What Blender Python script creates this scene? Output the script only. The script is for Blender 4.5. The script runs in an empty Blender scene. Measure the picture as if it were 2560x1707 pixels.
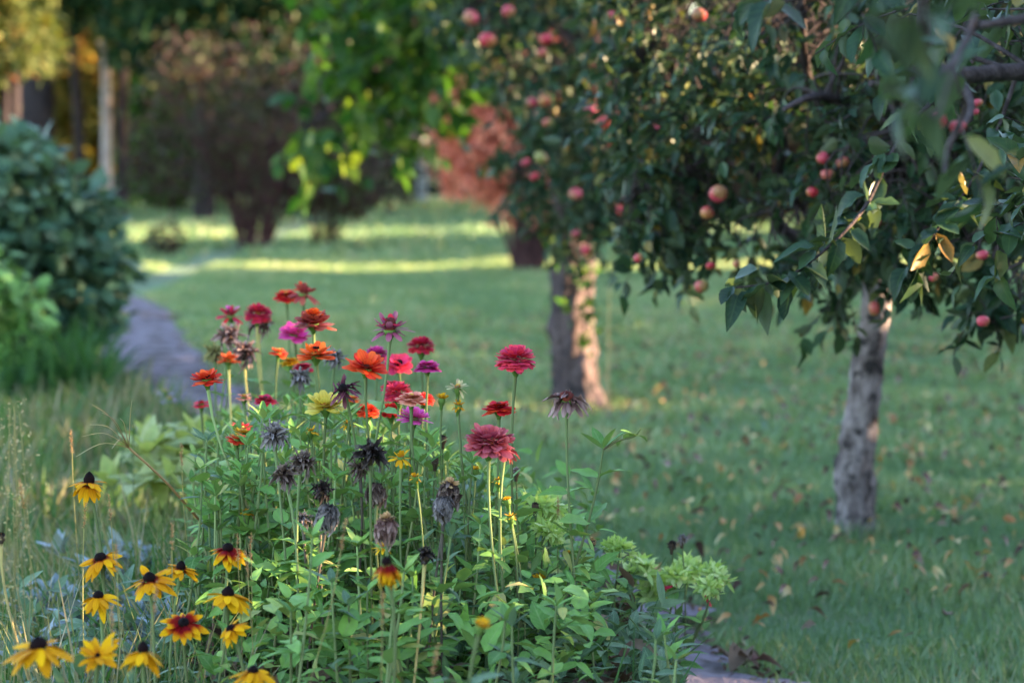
import bpy, math, random
import numpy as np
from mathutils import Vector

# ------------------------------------------------------------------ camera, sky, sun, exposure
scene = bpy.context.scene
COL = scene.collection
F = 2440.0                       # focal length in pixels of a 1024 px wide frame
CAM_H = 1.4
PITCH = math.atan((341 - 144) / F)
cam = bpy.data.cameras.new('camera')
cam.sensor_width = 23.5
cam.lens = 23.5 * F / 1024
cam.clip_start = 0.05
cam.clip_end = 1000
cam.dof.use_dof = True
cam.dof.focus_distance = 4.95
cam.dof.aperture_fstop = 2.15
camo = bpy.data.objects.new('camera', cam)
COL.objects.link(camo)
camo.location = (0, 0, CAM_H)
camo.rotation_euler = (math.pi / 2 - PITCH, 0, 0)
scene.camera = camo

SUN_EL, SUN_ROT = math.radians(15), math.radians(86)
SUN = np.array([math.cos(SUN_EL) * math.sin(SUN_ROT), math.cos(SUN_EL) * math.cos(SUN_ROT), math.sin(SUN_EL)])
world = bpy.data.worlds.new('World')
scene.world = world
world.use_nodes = True
wn = world.node_tree.nodes
sky = wn.new('ShaderNodeTexSky')
sky.sky_type = 'NISHITA'
sky.sun_disc = False
sky.sun_elevation = SUN_EL
sky.sun_rotation = SUN_ROT
wn['Background'].inputs['Strength'].default_value = 0.11
world.node_tree.links.new(sky.outputs[0], wn['Background'].inputs[0])
sl = bpy.data.lights.new('sun', 'SUN')
sl.energy = 5.0
sl.angle = math.radians(0.5)
sl.color = (1.0, 0.70, 0.42)
so = bpy.data.objects.new('sun', sl)
COL.objects.link(so)
so.rotation_euler = Vector(SUN).to_track_quat('Z', 'Y').to_euler()
scene.view_settings.view_transform = 'Standard'
scene.view_settings.look = 'None'
scene.view_settings.exposure = 3.5
scene.view_settings.gamma = 1
scene.cycles.use_denoising = True
scene.cycles.max_bounces = 6
scene.cycles.diffuse_bounces = 2
scene.cycles.glossy_bounces = 2
scene.cycles.transmission_bounces = 4
scene.cycles.caustics_reflective = False
scene.cycles.caustics_refractive = False

# ------------------------------------------------------------------ helpers
CP, SP = math.cos(PITCH), math.sin(PITCH)


def at(X, Y, d):
    """world point seen at (X, Y) in 2560 px photograph coordinates, d metres ahead (world y)"""
    u = (X * 0.4 - 512) / F
    v = (341 - Y * 0.4) / F
    k = d / (CP + v * SP)
    return np.array([u * k, d, CAM_H + (v * CP - SP) * k])


def gd(Y):
    """distance at which the ground is seen at photograph row Y"""
    v = (341 - Y * 0.4) / F
    k = -CAM_H / (v * CP - SP)
    return k * (CP + v * SP)


def nrm(a):
    a = np.asarray(a, float)
    return a / np.maximum(np.linalg.norm(a, axis=-1, keepdims=True), 1e-9)


def frames(d, u):
    Yv = nrm(d)
    u = np.broadcast_to(np.asarray(u, float), Yv.shape)
    Xv = np.cross(Yv, u)
    bad = np.linalg.norm(Xv, axis=-1) < 1e-4
    if bad.any():
        Xv[bad] = np.cross(Yv[bad], np.array([1.0, 0.1, 0]))
    Xv = nrm(Xv)
    Zv = np.cross(Xv, Yv)
    return np.stack([Xv, Yv, Zv], axis=-1)


class MB:
    def __init__(s):
        s.v, s.a, s.q, s.t, s.n = [], [], [], [], 0

    def add(s, v, quads=None, tris=None, a=None):
        v = np.asarray(v, float).reshape(-1, 3)
        if a is None:
            a = np.zeros((len(v), 3))
        s.v.append(v)
        s.a.append(np.asarray(a, float).reshape(-1, 3))
        if quads is not None and len(quads):
            s.q.append(np.asarray(quads, np.int64).reshape(-1, 4) + s.n)
        if tris is not None and len(tris):
            s.t.append(np.asarray(tris, np.int64).reshape(-1, 3) + s.n)
        s.n += len(v)
        return s

    def inst(s, T, pos, R, sc, r):
        """many copies of a template (verts, quads, attr(t,s))"""
        tv, tq, ta = T
        pos = np.asarray(pos, float).reshape(-1, 3)
        n = len(pos)
        if n == 0:
            return s
        sc = np.asarray(sc, float)
        if sc.ndim == 0:
            sc = np.full((n, 1), float(sc))
        if sc.ndim == 1:
            sc = sc[:, None]
        R = np.asarray(R, float).reshape(-1, 3, 3)
        loc = tv[None] * sc[:, None, :]
        V = np.einsum('nij,nkj->nki', R, loc) + pos[:, None, :]
        k = len(tv)
        Q = tq[None] + (np.arange(n) * k)[:, None, None]
        A = np.zeros((n, k, 3))
        A[:, :, :2] = ta[None]
        A[:, :, 2] = np.broadcast_to(np.asarray(r, float).reshape(-1, 1), (n, 1))
        return s.add(V, Q, None, A)

    def tube(s, pts, rad, n=6, r=0.5, cap=True):
        pts = np.asarray(pts, float)
        m = len(pts)
        rad = np.broadcast_to(np.asarray(rad, float), (m,))
        tan = nrm(np.gradient(pts, axis=0))
        up = np.array([0.31, 0.77, 0.2]) if abs(tan[0] @ nrm([0.31, 0.77, 0.2])) < .9 else np.array([1.0, 0, 0])
        fr = frames(tan, up)
        ang = np.linspace(0, 2 * math.pi, n, endpoint=False)
        ring = np.cos(ang)[None, :, None] * fr[:, None, :, 0] + np.sin(ang)[None, :, None] * fr[:, None, :, 2]
        V = pts[:, None, :] + ring * rad[:, None, None]
        i = np.arange(m - 1)[:, None] * n
        j = np.arange(n)[None, :]
        j2 = (j + 1) % n
        Q = np.stack([i + j, i + j2, i + n + j2, i + n + j], -1)
        A = np.zeros((m, n, 3))
        A[:, :, 0] = np.linspace(0, 1, m)[:, None]
        A[:, :, 1] = np.cos(ang)[None]
        A[:, :, 2] = r
        s.add(V, Q, None, A)
        if cap:
            for e, c in ((0, pts[0]), (m - 1, pts[-1])):
                vv = np.vstack([V[e], c[None]])
                tr = [(k, (k + 1) % n, n) if e else ((k + 1) % n, k, n) for k in range(n)]
                s.add(vv, None, tr, np.full((n + 1, 3), [1.0 if e else 0.0, 0, r]))
        return s

    def lathe(s, prof, n=12, R=None, pos=(0, 0, 0), r=0.5, jit=None):
        """profile [(radius, height)] round local z"""
        prof = np.asarray(prof, float)
        m = len(prof)
        ang = np.linspace(0, 2 * math.pi, n, endpoint=False)
        V = np.stack([prof[:, None, 0] * np.cos(ang)[None], prof[:, None, 0] * np.sin(ang)[None],
                      np.broadcast_to(prof[:, None, 1], (m, n))], -1)
        if jit is not None:
            V = V + jit(V)
        if R is not None:
            V = V @ np.asarray(R).T
        V = V + np.asarray(pos, float)
        i = np.arange(m - 1)[:, None] * n
        j = np.arange(n)[None, :]
        j2 = (j + 1) % n
        Q = np.stack([i + j, i + j2, i + n + j2, i + n + j], -1)
        A = np.zeros((m, n, 3))
        A[:, :, 0] = np.linspace(0, 1, m)[:, None]
        A[:, :, 1] = np.sin(3 * ang)[None]
        A[:, :, 2] = r
        return s.add(V, Q, None, A)

    def mesh(s, name, smooth=True):
        v = np.concatenate(s.v)
        a = np.concatenate(s.a)
        me = bpy.data.meshes.new(name)
        q = np.concatenate(s.q) if s.q else np.zeros((0, 4), np.int64)
        t = np.concatenate(s.t) if s.t else np.zeros((0, 3), np.int64)
        me.vertices.add(len(v))
        me.vertices.foreach_set('co', v.astype(np.float32).ravel())
        me.loops.add(q.size + t.size)
        me.loops.foreach_set('vertex_index', np.concatenate([q.ravel(), t.ravel()]).astype(np.int32))
        me.polygons.add(len(q) + len(t))
        st = np.concatenate([np.arange(len(q)) * 4, q.size + np.arange(len(t)) * 3]).astype(np.int32)
        me.polygons.foreach_set('loop_start', st)
        me.polygons.foreach_set('use_smooth', np.full(len(st), smooth, bool))
        at_ = me.attributes.new('a', 'FLOAT_VECTOR', 'POINT')
        at_.data.foreach_set('vector', a.astype(np.float32).ravel())
        me.update(calc_edges=True)
        me.validate()
        return me

    def build(s, name, mat, parent=None, smooth=True):
        me = s.mesh(name, smooth)
        me.materials.append(mat)
        o = bpy.data.objects.new(name, me)
        COL.objects.link(o)
        if parent is not None:
            o.parent = parent
        return o


def tag(o, label=None, cat=None, group=None, kind=None):
    if label: o['label'] = label
    if cat: o['category'] = cat
    if group: o['group'] = group
    if kind: o['kind'] = kind
    return o


def empty(name, loc, label=None, cat=None, group=None):
    o = bpy.data.objects.new(name, None)
    COL.objects.link(o)
    o.empty_display_size = 0.05
    o.location = tuple(float(x) for x in loc)
    return tag(o, label, cat, group)


# ------------------------------------------------------------------ materials
def srgb(h):
    c = [int(h[i:i + 2], 16) / 255 for i in (0, 2, 4)]
    return [x / 12.92 if x <= .04045 else ((x + .055) / 1.055) ** 2.4 for x in c]


def newmat(name):
    m = bpy.data.materials.new(name)
    m.use_nodes = True
    nt = m.node_tree
    return m, nt, nt.nodes, nt.links, nt.nodes['Principled BSDF']


def setramp(node, stops, interp='LINEAR'):
    cr = node.color_ramp
    cr.interpolation = interp
    while len(cr.elements) > 1:
        cr.elements.remove(cr.elements[-1])
    cr.elements[0].position = stops[0][0]
    cr.elements[0].color = (*stops[0][1], 1)
    for p, c in stops[1:]:
        e = cr.elements.new(p)
        e.color = (*c, 1)


def attr(N, L):
    a = N.new('ShaderNodeAttribute')
    a.attribute_name = 'a'
    sp = N.new('ShaderNodeSeparateXYZ')
    L.new(a.outputs['Vector'], sp.inputs[0])
    return sp


def mathn(N, L, op, a, b=None):
    n = N.new('ShaderNodeMath')
    n.operation = op
    for i, x in enumerate((a, b)):
        if x is None:
            continue
        if isinstance(x, (int, float)):
            n.inputs[i].default_value = x
        else:
            L.new(x, n.inputs[i])
    return n.outputs[0]


def translucent_mix(N, L, P, col, amount, tint=(1, 1, 1)):
    out = N['Material Output']
    if amount <= 0:
        return
    tr = N.new('ShaderNodeBsdfTranslucent')
    mx = N.new('ShaderNodeMix')
    mx.data_type = 'RGBA'
    mx.blend_type = 'MULTIPLY'
    mx.inputs[0].default_value = 1
    L.new(col, mx.inputs[6])
    mx.inputs[7].default_value = (*tint, 1)
    L.new(mx.outputs[2], tr.inputs['Color'])
    ms = N.new('ShaderNodeMixShader')
    ms.inputs[0].default_value = amount
    L.new(P.outputs[0], ms.inputs[1])
    L.new(tr.outputs[0], ms.inputs[2])
    L.new(ms.outputs[0], out.inputs['Surface'])


def leaf_mat(name, stops, rough=.45, trans=.35, vein=(.16, .24, .08), veins=True, spec=.4, tint=(1.5, 1.5, .6), back=None):
    """colour by random r; paler midrib and side veins; a duller underside"""
    m, nt, N, L, P = newmat(name)
    sp = attr(N, L)
    rp = N.new('ShaderNodeValToRGB')
    setramp(rp, stops)
    L.new(sp.outputs[2], rp.inputs[0])
    col = rp.outputs[0]
    if veins:
        ab = mathn(N, L, 'ABSOLUTE', sp.outputs[1])
        mid = mathn(N, L, 'LESS_THAN', ab, .09)
        w = mathn(N, L, 'SINE', mathn(N, L, 'MULTIPLY', mathn(N, L, 'SUBTRACT', sp.outputs[0], mathn(N, L, 'MULTIPLY', ab, .22)), 44))
        sv = mathn(N, L, 'MULTIPLY', mathn(N, L, 'GREATER_THAN', w, .8), .45)
        f = mathn(N, L, 'MULTIPLY', mathn(N, L, 'MAXIMUM', mid, sv), .55)
        mx = N.new('ShaderNodeMix')
        mx.data_type = 'RGBA'
        L.new(f, mx.inputs[0])
        L.new(col, mx.inputs[6])
        mx.inputs[7].default_value = (*vein, 1)
        col = mx.outputs[2]
    geo = N.new('ShaderNodeNewGeometry')
    nz = N.new('ShaderNodeTexNoise')
    nz.inputs['Scale'].default_value = 60
    L.new(geo.outputs['Position'], nz.inputs['Vector'])
    hs = N.new('ShaderNodeHueSaturation')
    L.new(mathn(N, L, 'ADD', mathn(N, L, 'MULTIPLY', nz.outputs['Fac'], .7), .65), hs.inputs['Value'])
    L.new(col, hs.inputs['Color'])
    col = hs.outputs[0]
    if back is not None:
        mb = N.new('ShaderNodeMix')
        mb.data_type = 'RGBA'
        L.new(mathn(N, L, 'MULTIPLY', geo.outputs['Backfacing'], .7), mb.inputs[0])
        L.new(col, mb.inputs[6])
        mb.inputs[7].default_value = (*back, 1)
        col = mb.outputs[2]
    L.new(col, P.inputs['Base Color'])
    P.inputs['Roughness'].default_value = rough
    P.inputs['Specular IOR Level'].default_value = spec
    translucent_mix(N, L, P, col, trans, tint)
    return m


def petal_mat(name, stops, var=.35, trans=.25, rough=.6):
    """colour along the petal t, brightness by random r"""
    m, nt, N, L, P = newmat(name)
    sp = attr(N, L)
    rp = N.new('ShaderNodeValToRGB')
    setramp(rp, stops)
    nz = N.new('ShaderNodeTexNoise')
    nz.inputs['Scale'].default_value = 140
    geo = N.new('ShaderNodeNewGeometry')
    L.new(geo.outputs['Position'], nz.inputs['Vector'])
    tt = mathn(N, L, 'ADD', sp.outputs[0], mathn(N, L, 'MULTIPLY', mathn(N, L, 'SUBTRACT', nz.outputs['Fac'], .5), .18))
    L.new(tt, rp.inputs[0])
    stre = mathn(N, L, 'MULTIPLY', mathn(N, L, 'SINE', mathn(N, L, 'MULTIPLY', sp.outputs[1], 9)), .07)
    hs = N.new('ShaderNodeHueSaturation')
    val = mathn(N, L, 'ADD', mathn(N, L, 'ADD', mathn(N, L, 'MULTIPLY', sp.outputs[2], var), 1 - var / 2), stre)
    L.new(val, hs.inputs['Value'])
    hue = mathn(N, L, 'ADD', mathn(N, L, 'MULTIPLY', sp.outputs[2], .02), .49)
    L.new(hue, hs.inputs['Hue'])
    L.new(rp.outputs[0], hs.inputs['Color'])
    L.new(hs.outputs[0], P.inputs['Base Color'])
    P.inputs['Roughness'].default_value = rough
    P.inputs['Specular IOR Level'].default_value = .06
    translucent_mix(N, L, P, hs.outputs[0], trans)
    return m


def noise_mat(name, stops, scale=8, detail=6, rough=.9, bump=.3, bscale=40, coord='Object', stretch=(1, 1, 1), spec=.08, dist=.02, second=None):
    m, nt, N, L, P = newmat(name)
    tc = N.new('ShaderNodeTexCoord')
    mp = N.new('ShaderNodeMapping')
    mp.inputs['Scale'].default_value = stretch
    L.new(tc.outputs[coord], mp.inputs[0])
    nz = N.new('ShaderNodeTexNoise')
    nz.inputs['Scale'].default_value = scale
    nz.inputs['Detail'].default_value = detail
    nz.inputs['Roughness'].default_value = .65
    L.new(mp.outputs[0], nz.inputs['Vector'])
    rp = N.new('ShaderNodeValToRGB')
    setramp(rp, stops)
    L.new(nz.outputs['Fac'], rp.inputs[0])
    col = rp.outputs[0]
    if second:
        n3 = N.new('ShaderNodeTexNoise')
        n3.inputs['Scale'].default_value = second[0]
        n3.inputs['Detail'].default_value = 3
        L.new(tc.outputs[coord], n3.inputs['Vector'])
        r3 = N.new('ShaderNodeValToRGB')
        setramp(r3, [(second[1], (0, 0, 0)), (second[2], (1, 1, 1))])
        L.new(n3.outputs['Fac'], r3.inputs[0])
        mx = N.new('ShaderNodeMix')
        mx.data_type = 'RGBA'
        L.new(r3.outputs[0], mx.inputs[0])
        L.new(col, mx.inputs[6])
        mx.inputs[7].default_value = (*second[3], 1)
        col = mx.outputs[2]
    L.new(col, P.inputs['Base Color'])
    n2 = N.new('ShaderNodeTexNoise')
    n2.inputs['Scale'].default_value = bscale
    n2.inputs['Detail'].default_value = 8
    L.new(mp.outputs[0], n2.inputs['Vector'])
    bp = N.new('ShaderNodeBump')
    bp.inputs['Strength'].default_value = bump
    bp.inputs['Distance'].default_value = dist
    L.new(n2.outputs['Fac'], bp.inputs['Height'])
    L.new(bp.outputs[0], P.inputs['Normal'])
    P.inputs['Roughness'].default_value = rough
    P.inputs['Specular IOR Level'].default_value = spec
    return m


def attr_mat(name, stops_t, var=.4, rough=.6, trans=0, spec=.3):
    return petal_mat(name, stops_t, var, trans, rough)


M = {}
M['zleaf'] = leaf_mat('zinnia_leaf', [(0, (.06, .15, .03)), (.5, (.125, .27, .055)), (.85, (.20, .36, .085)), (.93, (.30, .37, .10)), (1, (.38, .32, .12))],
                      rough=.5, trans=.27, vein=(.19, .29, .11), back=(.13, .20, .09), spec=0.22)
M['yleaf'] = leaf_mat('bract_leaf', [(0, (.26, .40, .10)), (.6, (.42, .55, .20)), (1, (.60, .68, .38))], rough=.55, trans=.35, vein=(.4, .5, .25), spec=0.2)
M['bleaf'] = leaf_mat('bluish_leaf', [(0, (.05, .10, .045)), (.6, (.08, .145, .075)), (1, (.13, .20, .10))], rough=.42, trans=.25, vein=(.16, .25, .14), back=(.14, .22, .16), spec=0.22)
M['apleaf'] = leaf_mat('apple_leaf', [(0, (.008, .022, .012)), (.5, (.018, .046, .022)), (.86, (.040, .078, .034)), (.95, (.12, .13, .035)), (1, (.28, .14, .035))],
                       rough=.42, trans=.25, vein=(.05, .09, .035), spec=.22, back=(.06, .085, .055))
M['linleaf'] = leaf_mat('broad_leaf', [(0, (.022, .065, .018)), (.6, (.042, .105, .022)), (1, (.12, .17, .03))], rough=.4, trans=.5, veins=False, tint=(1.7, 1.7, .5), spec=0.2)
M['lilleaf'] = leaf_mat('shrub_leaf', [(0, (.022, .062, .036)), (.6, (.06, .13, .075)), (.92, (.12, .20, .11)), (1, (.32, .28, .12))], rough=.42, trans=.25, veins=False, spec=0.28, back=(.09, .15, .1))
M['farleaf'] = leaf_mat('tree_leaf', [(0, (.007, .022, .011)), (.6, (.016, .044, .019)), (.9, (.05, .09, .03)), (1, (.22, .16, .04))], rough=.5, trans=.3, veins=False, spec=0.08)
M['thuja'] = leaf_mat('conifer_spray', [(0, (.03, .045, .016)), (.7, (.085, .105, .032)), (.93, (.14, .13, .045)), (1, (.2, .08, .03))], rough=.6, trans=.3, veins=False, spec=0.08)
M['autumn'] = leaf_mat('autumn_leaf', [(0, (.10, .095, .02)), (.6, (.15, .12, .022)), (1, (.2, .08, .022))], rough=.5, trans=.4, veins=False, spec=0.1)
M['smoke'] = leaf_mat('purple_shrub_leaf', [(0, (.038, .019, .02)), (.35, (.06, .032, .032)), (.6, (.042, .048, .026)), (1, (.075, .085, .04))], rough=.5, trans=.25, veins=False, tint=(1.3, 1.1, .8), spec=0.06)
M['salmon'] = leaf_mat('salmon_shrub_leaf', [(0, (.06, .04, .036)), (.6, (.10, .065, .056)), (1, (.17, .115, .088))], rough=.6, trans=.3, veins=False, tint=(1.3, 1.1, .9), spec=0.06)
M['grass'] = leaf_mat('grass_blade', [(0, (.062, .125, .062)), (.45, (.112, .195, .098)), (.72, (.175, .245, .13)), (.86, (.25, .26, .145)), (1, (.36, .30, .19))], rough=.48, trans=.3, veins=False, spec=.4)
M['litgrass'] = leaf_mat('lit_grass_blade', [(0, (.092, .165, .072)), (.45, (.165, .245, .118)), (.72, (.245, .30, .155)), (.86, (.32, .31, .175)), (1, (.44, .36, .23))], rough=.5, trans=.3, veins=False, spec=.4)  # grass colour lightened to stand in for brighter light on the open lawn
M['wild'] = leaf_mat('wild_grass_blade', [(0, (.03, .085, .026)), (.45, (.06, .135, .042)), (.65, (.11, .15, .07)), (.85, (.20, .175, .11)), (1, (.30, .26, .19))], rough=.55, trans=.3, veins=False, spec=0.15)
M['silver'] = leaf_mat('silver_leaf', [(0, (.13, .17, .19)), (.6, (.21, .25, .29)), (1, (.32, .37, .43))], rough=.8, trans=.15, veins=False, spec=.1)
M['hosta'] = leaf_mat('pale_rosette_leaf', [(0, (.24, .29, .09)), (1, (.36, .38, .18))], rough=.5, trans=.35, vein=(.2, .32, .1))
M['dead'] = leaf_mat('dead_leaf', [(0, (.05, .03, .025)), (.5, (.11, .07, .05)), (1, (.2, .15, .11))], rough=.8, trans=.15, veins=False, tint=(1.2, 1, .7), spec=0.1)
M['stem'] = petal_mat('green_stem', [(0, (.11, .09, .055)), (.35, (.13, .14, .065)), (1, (.13, .18, .075))], var=.5, trans=0)
M['redstem'] = petal_mat('reddish_stem', [(0, (.13, .06, .055)), (.55, (.17, .09, .075)), (.75, (.20, .22, .1)), (1, (.22, .3, .12))], var=.4, trans=0)
M['goldstem'] = petal_mat('straw_stem', [(0, (.3, .22, .11)), (.5, (.46, .34, .15)), (1, (.45, .4, .15))], var=.3, trans=0)
M['dkstem'] = petal_mat('dark_stem', [(0, (.05, .04, .035)), (1, (.09, .075, .06))], var=.4, trans=0)
M['twig'] = noise_mat('apple_twig_bark', [(.3, (.02, .015, .016)), (.7, (.085, .068, .07))], scale=30, bump=.5, bscale=120)
M['barkA'] = noise_mat('pale_knotty_bark', [(.34, (.06, .046, .046)), (.5, (.165, .138, .14)), (.72, (.33, .28, .28))], scale=22, stretch=(1, 1, .4), bump=.9, bscale=45, dist=.015,
                       second=(21, .52, .64, (.028, .025, .026)))
M['barkB'] = noise_mat('grey_rough_bark', [(.3, (.042, .03, .032)), (.55, (.105, .078, .08)), (.75, (.24, .18, .17))], scale=16, stretch=(1, 1, .3), bump=1.0, bscale=30, dist=.05,
                       second=(12, .55, .66, (.035, .03, .033)))
M['barkD'] = noise_mat('dark_bark', [(.3, (.016, .012, .014)), (.7, (.05, .04, .043))], scale=10, stretch=(1, 1, .3), bump=.8)
M['birch'] = noise_mat('whitish_bark', [(.3, (.12, .09, .085)), (.5, (.42, .34, .32)), (.7, (.6, .5, .47))], scale=5, stretch=(1, 1, .7), bump=.4)
M['redwood'] = noise_mat('red_stem_bark', [(.3, (.045, .022, .024)), (.7, (.11, .055, .055))], scale=10, bump=.4)
M['calyx'] = petal_mat('green_calyx', [(0, (.07, .14, .03)), (1, (.12, .2, .05))], var=.5, trans=0)
M['drycalyx'] = petal_mat('brown_calyx', [(0, (.06, .045, .03)), (1, (.09, .06, .045))], var=.5, trans=0)

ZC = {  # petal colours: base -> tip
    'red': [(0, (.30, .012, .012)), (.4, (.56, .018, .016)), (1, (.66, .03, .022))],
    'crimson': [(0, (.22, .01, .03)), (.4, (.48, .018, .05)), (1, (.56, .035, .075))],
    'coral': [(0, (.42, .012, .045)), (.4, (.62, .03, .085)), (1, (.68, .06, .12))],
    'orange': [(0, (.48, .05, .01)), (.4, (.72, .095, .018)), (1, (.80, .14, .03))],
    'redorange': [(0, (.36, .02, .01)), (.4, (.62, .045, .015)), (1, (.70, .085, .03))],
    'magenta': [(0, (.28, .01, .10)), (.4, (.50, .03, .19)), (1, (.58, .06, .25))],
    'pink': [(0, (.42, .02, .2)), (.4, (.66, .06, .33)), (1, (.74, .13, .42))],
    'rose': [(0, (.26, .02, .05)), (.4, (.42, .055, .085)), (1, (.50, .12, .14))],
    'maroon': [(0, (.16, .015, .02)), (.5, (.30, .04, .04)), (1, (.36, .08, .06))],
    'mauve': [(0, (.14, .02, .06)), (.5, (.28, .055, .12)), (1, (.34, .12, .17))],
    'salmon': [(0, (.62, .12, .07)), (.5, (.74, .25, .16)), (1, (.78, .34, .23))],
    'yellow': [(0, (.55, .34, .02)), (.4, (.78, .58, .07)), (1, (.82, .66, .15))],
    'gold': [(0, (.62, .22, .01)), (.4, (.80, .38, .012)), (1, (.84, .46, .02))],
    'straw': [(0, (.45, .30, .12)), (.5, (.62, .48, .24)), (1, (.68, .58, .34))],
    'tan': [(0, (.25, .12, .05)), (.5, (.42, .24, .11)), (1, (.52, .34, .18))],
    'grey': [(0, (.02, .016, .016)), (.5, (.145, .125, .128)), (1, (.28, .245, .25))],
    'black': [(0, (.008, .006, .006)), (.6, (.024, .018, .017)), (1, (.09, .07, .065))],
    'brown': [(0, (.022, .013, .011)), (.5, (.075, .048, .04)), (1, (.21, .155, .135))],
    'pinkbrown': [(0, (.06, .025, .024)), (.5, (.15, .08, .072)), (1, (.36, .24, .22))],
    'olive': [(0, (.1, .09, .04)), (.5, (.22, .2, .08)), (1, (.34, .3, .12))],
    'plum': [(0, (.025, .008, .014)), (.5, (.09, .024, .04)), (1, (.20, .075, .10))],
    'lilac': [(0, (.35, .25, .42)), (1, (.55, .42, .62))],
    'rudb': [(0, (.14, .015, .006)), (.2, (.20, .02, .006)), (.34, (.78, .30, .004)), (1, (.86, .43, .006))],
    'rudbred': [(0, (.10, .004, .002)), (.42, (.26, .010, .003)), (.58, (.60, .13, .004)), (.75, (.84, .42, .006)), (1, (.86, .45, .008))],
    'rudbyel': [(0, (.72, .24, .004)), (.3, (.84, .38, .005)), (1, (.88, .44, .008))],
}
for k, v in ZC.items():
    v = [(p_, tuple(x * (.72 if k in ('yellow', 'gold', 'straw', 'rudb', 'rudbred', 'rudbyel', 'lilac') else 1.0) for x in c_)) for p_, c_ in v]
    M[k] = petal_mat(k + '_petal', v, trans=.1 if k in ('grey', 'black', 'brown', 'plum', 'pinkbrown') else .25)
M['conedark'] = petal_mat('dark_cone', [(0, (.014, .005, .005)), (1, (.004, .003, .0035))], var=.6, trans=0, rough=.8)
M['conered'] = petal_mat('red_brown_cone', [(0, (.14, .03, .02)), (1, (.07, .02, .02))], var=.6, trans=0, rough=.8)
M['conegold'] = petal_mat('golden_cone', [(0, (.2, .06, .02)), (.6, (.34, .14, .03)), (1, (.6, .36, .05))], var=.6, trans=0, rough=.8)


# ------------------------------------------------------------------ leaf and petal templates
def blade(n, wfun, fold=.3, curl=.25, cup=0.0, wave=0.0):
    """unit-length leaf along +y; columns -1, 0, 1"""
    v, a, q = [], [], []
    for i in range(n + 1):
        t = i / n
        w = wfun(t)
        for s in (-1, 0, 1):
            z = -curl * t * t + fold * abs(s) * w + cup * t * t + (wave * math.sin(t * 14 + s) * w if s else 0)
            v.append((s * w, t, z))
            a.append((t, s))
    for i in range(n):
        for k in range(2):
            b = i * 3 + k
            q.append((b, b + 1, b + 4, b + 3))
    return np.array(v, float), np.array(q), np.array(a, float)


def card(wfun, n=2, curl=.15):
    v, a, q = [], [], []
    for i in range(n + 1):
        t = i / n
        for s in (-1, 1):
            v.append((s * wfun(t), t, -curl * t * t))
            a.append((t, s))
    for i in range(n):
        q.append((2 * i, 2 * i + 1, 2 * i + 3, 2 * i + 2))
    return np.array(v, float), np.array(q), np.array(a, float)


def ovate(w, p=.38):
    return lambda t: max(.004, w * (math.sin(math.pi * min(1, t ** (math.log(.5) / math.log(p)))) ** .8 if 0 < t < 1 else 0))


OV = [blade(6, ovate(.265, .36), .25, c, wave=.12) for c in (.1, .3, .5)]
LANCE = [blade(6, ovate(.15, .4), .3, c) for c in (.1, .35, .6)]
NARROW = [blade(5, ovate(.10, .45), .4, c) for c in (.1, .3)]
AP = [blade(5, ovate(w_, .46), f_, c, wave=v_) for c, w_, f_, v_ in ((.05, .27, .3, .1), (.35, .25, .55, .2), (.7, .26, .7, .25), (-.25, .23, .8, .2))]
CARD = card(lambda t: (.06, .34, .05)[int(round(t * 2))], 2, .2)
CARD4 = card(lambda t: (.05, .3, .33, .2, .02)[int(round(t * 4))], 4, .3)
BLADE = card(lambda t: (.06, .05, .034, .004)[int(round(t * 3))], 3, .35)
THIN = card(lambda t: (.013, .013, .011, .008, .002)[int(round(t * 4))], 4, .4)
PETB = blade(5, lambda t: (.07, .17, .25, .29, .27, .12)[int(round(t * 5))], -.12, .0)      # broad round petal
PETU = blade(5, lambda t: (.07, .17, .25, .29, .27, .12)[int(round(t * 5))], .25, -.35)     # curls up
PETD = blade(5, lambda t: (.07, .15, .22, .26, .24, .10)[int(round(t * 5))], -.15, .45)     # curls down
PETS = blade(5, lambda t: (.08, .19, .27, .31, .29, .15)[int(round(t * 5))], -.14, .16)     # slightly arched
PETL = blade(6, lambda t: (.06, .13, .17, .18, .165, .12, .03)[int(round(t * 6))], -.2, .3)   # ray floret of a coneflower
PETDRY = blade(6, lambda t: (.07, .14, .19, .22, .20, .17, .08)[int(round(t * 6))], 1.0, .8, wave=.7)
PETCURL = blade(6, lambda t: (.07, .13, .18, .20, .19, .16, .08)[int(round(t * 6))], .9, -.55, wave=.7)
FLORET = card(lambda t: (.14, .2, .05)[int(round(t * 2))], 2, -.2)


def basis(axis):
    a = nrm(axis)
    x = nrm(np.cross(a, [0.13, 0.97, 0.1]))
    return np.stack([x, np.cross(a, x), a], -1)


def ring(mb, rng, T, n, L, W, el, r0, z0, B, pos, eljit=8, azjit=.12, lj=.08, drop=0.0, az0=None, roll=.15):
    az = np.arange(n) / n * 2 * math.pi + (rng.uniform(0, 6.28) if az0 is None else az0) + rng.normal(0, azjit, n)
    keep = rng.random(n) >= drop
    az = az[keep]
    n = len(az)
    if n == 0:
        return
    e = np.radians(el + rng.normal(0, eljit, n))
    d = np.stack([np.cos(az) * np.cos(e), np.sin(az) * np.cos(e), np.sin(e)], -1)
    u = np.stack([-np.cos(az) * np.sin(e), -np.sin(az) * np.sin(e), np.cos(e)], -1)
    u = u + rng.normal(0, roll, (n, 3))
    R = frames(d, u)
    p = np.stack([np.cos(az) * r0, np.sin(az) * r0, np.full(n, z0)], -1)
    ls = L * (1 + rng.normal(0, lj, n))
    sc = np.stack([W * (1 + rng.normal(0, .1, n)) * np.ones(n), ls, ls], -1)
    mb.inst(T, p @ B.T + pos, B @ R, sc, rng.random(n))


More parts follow.
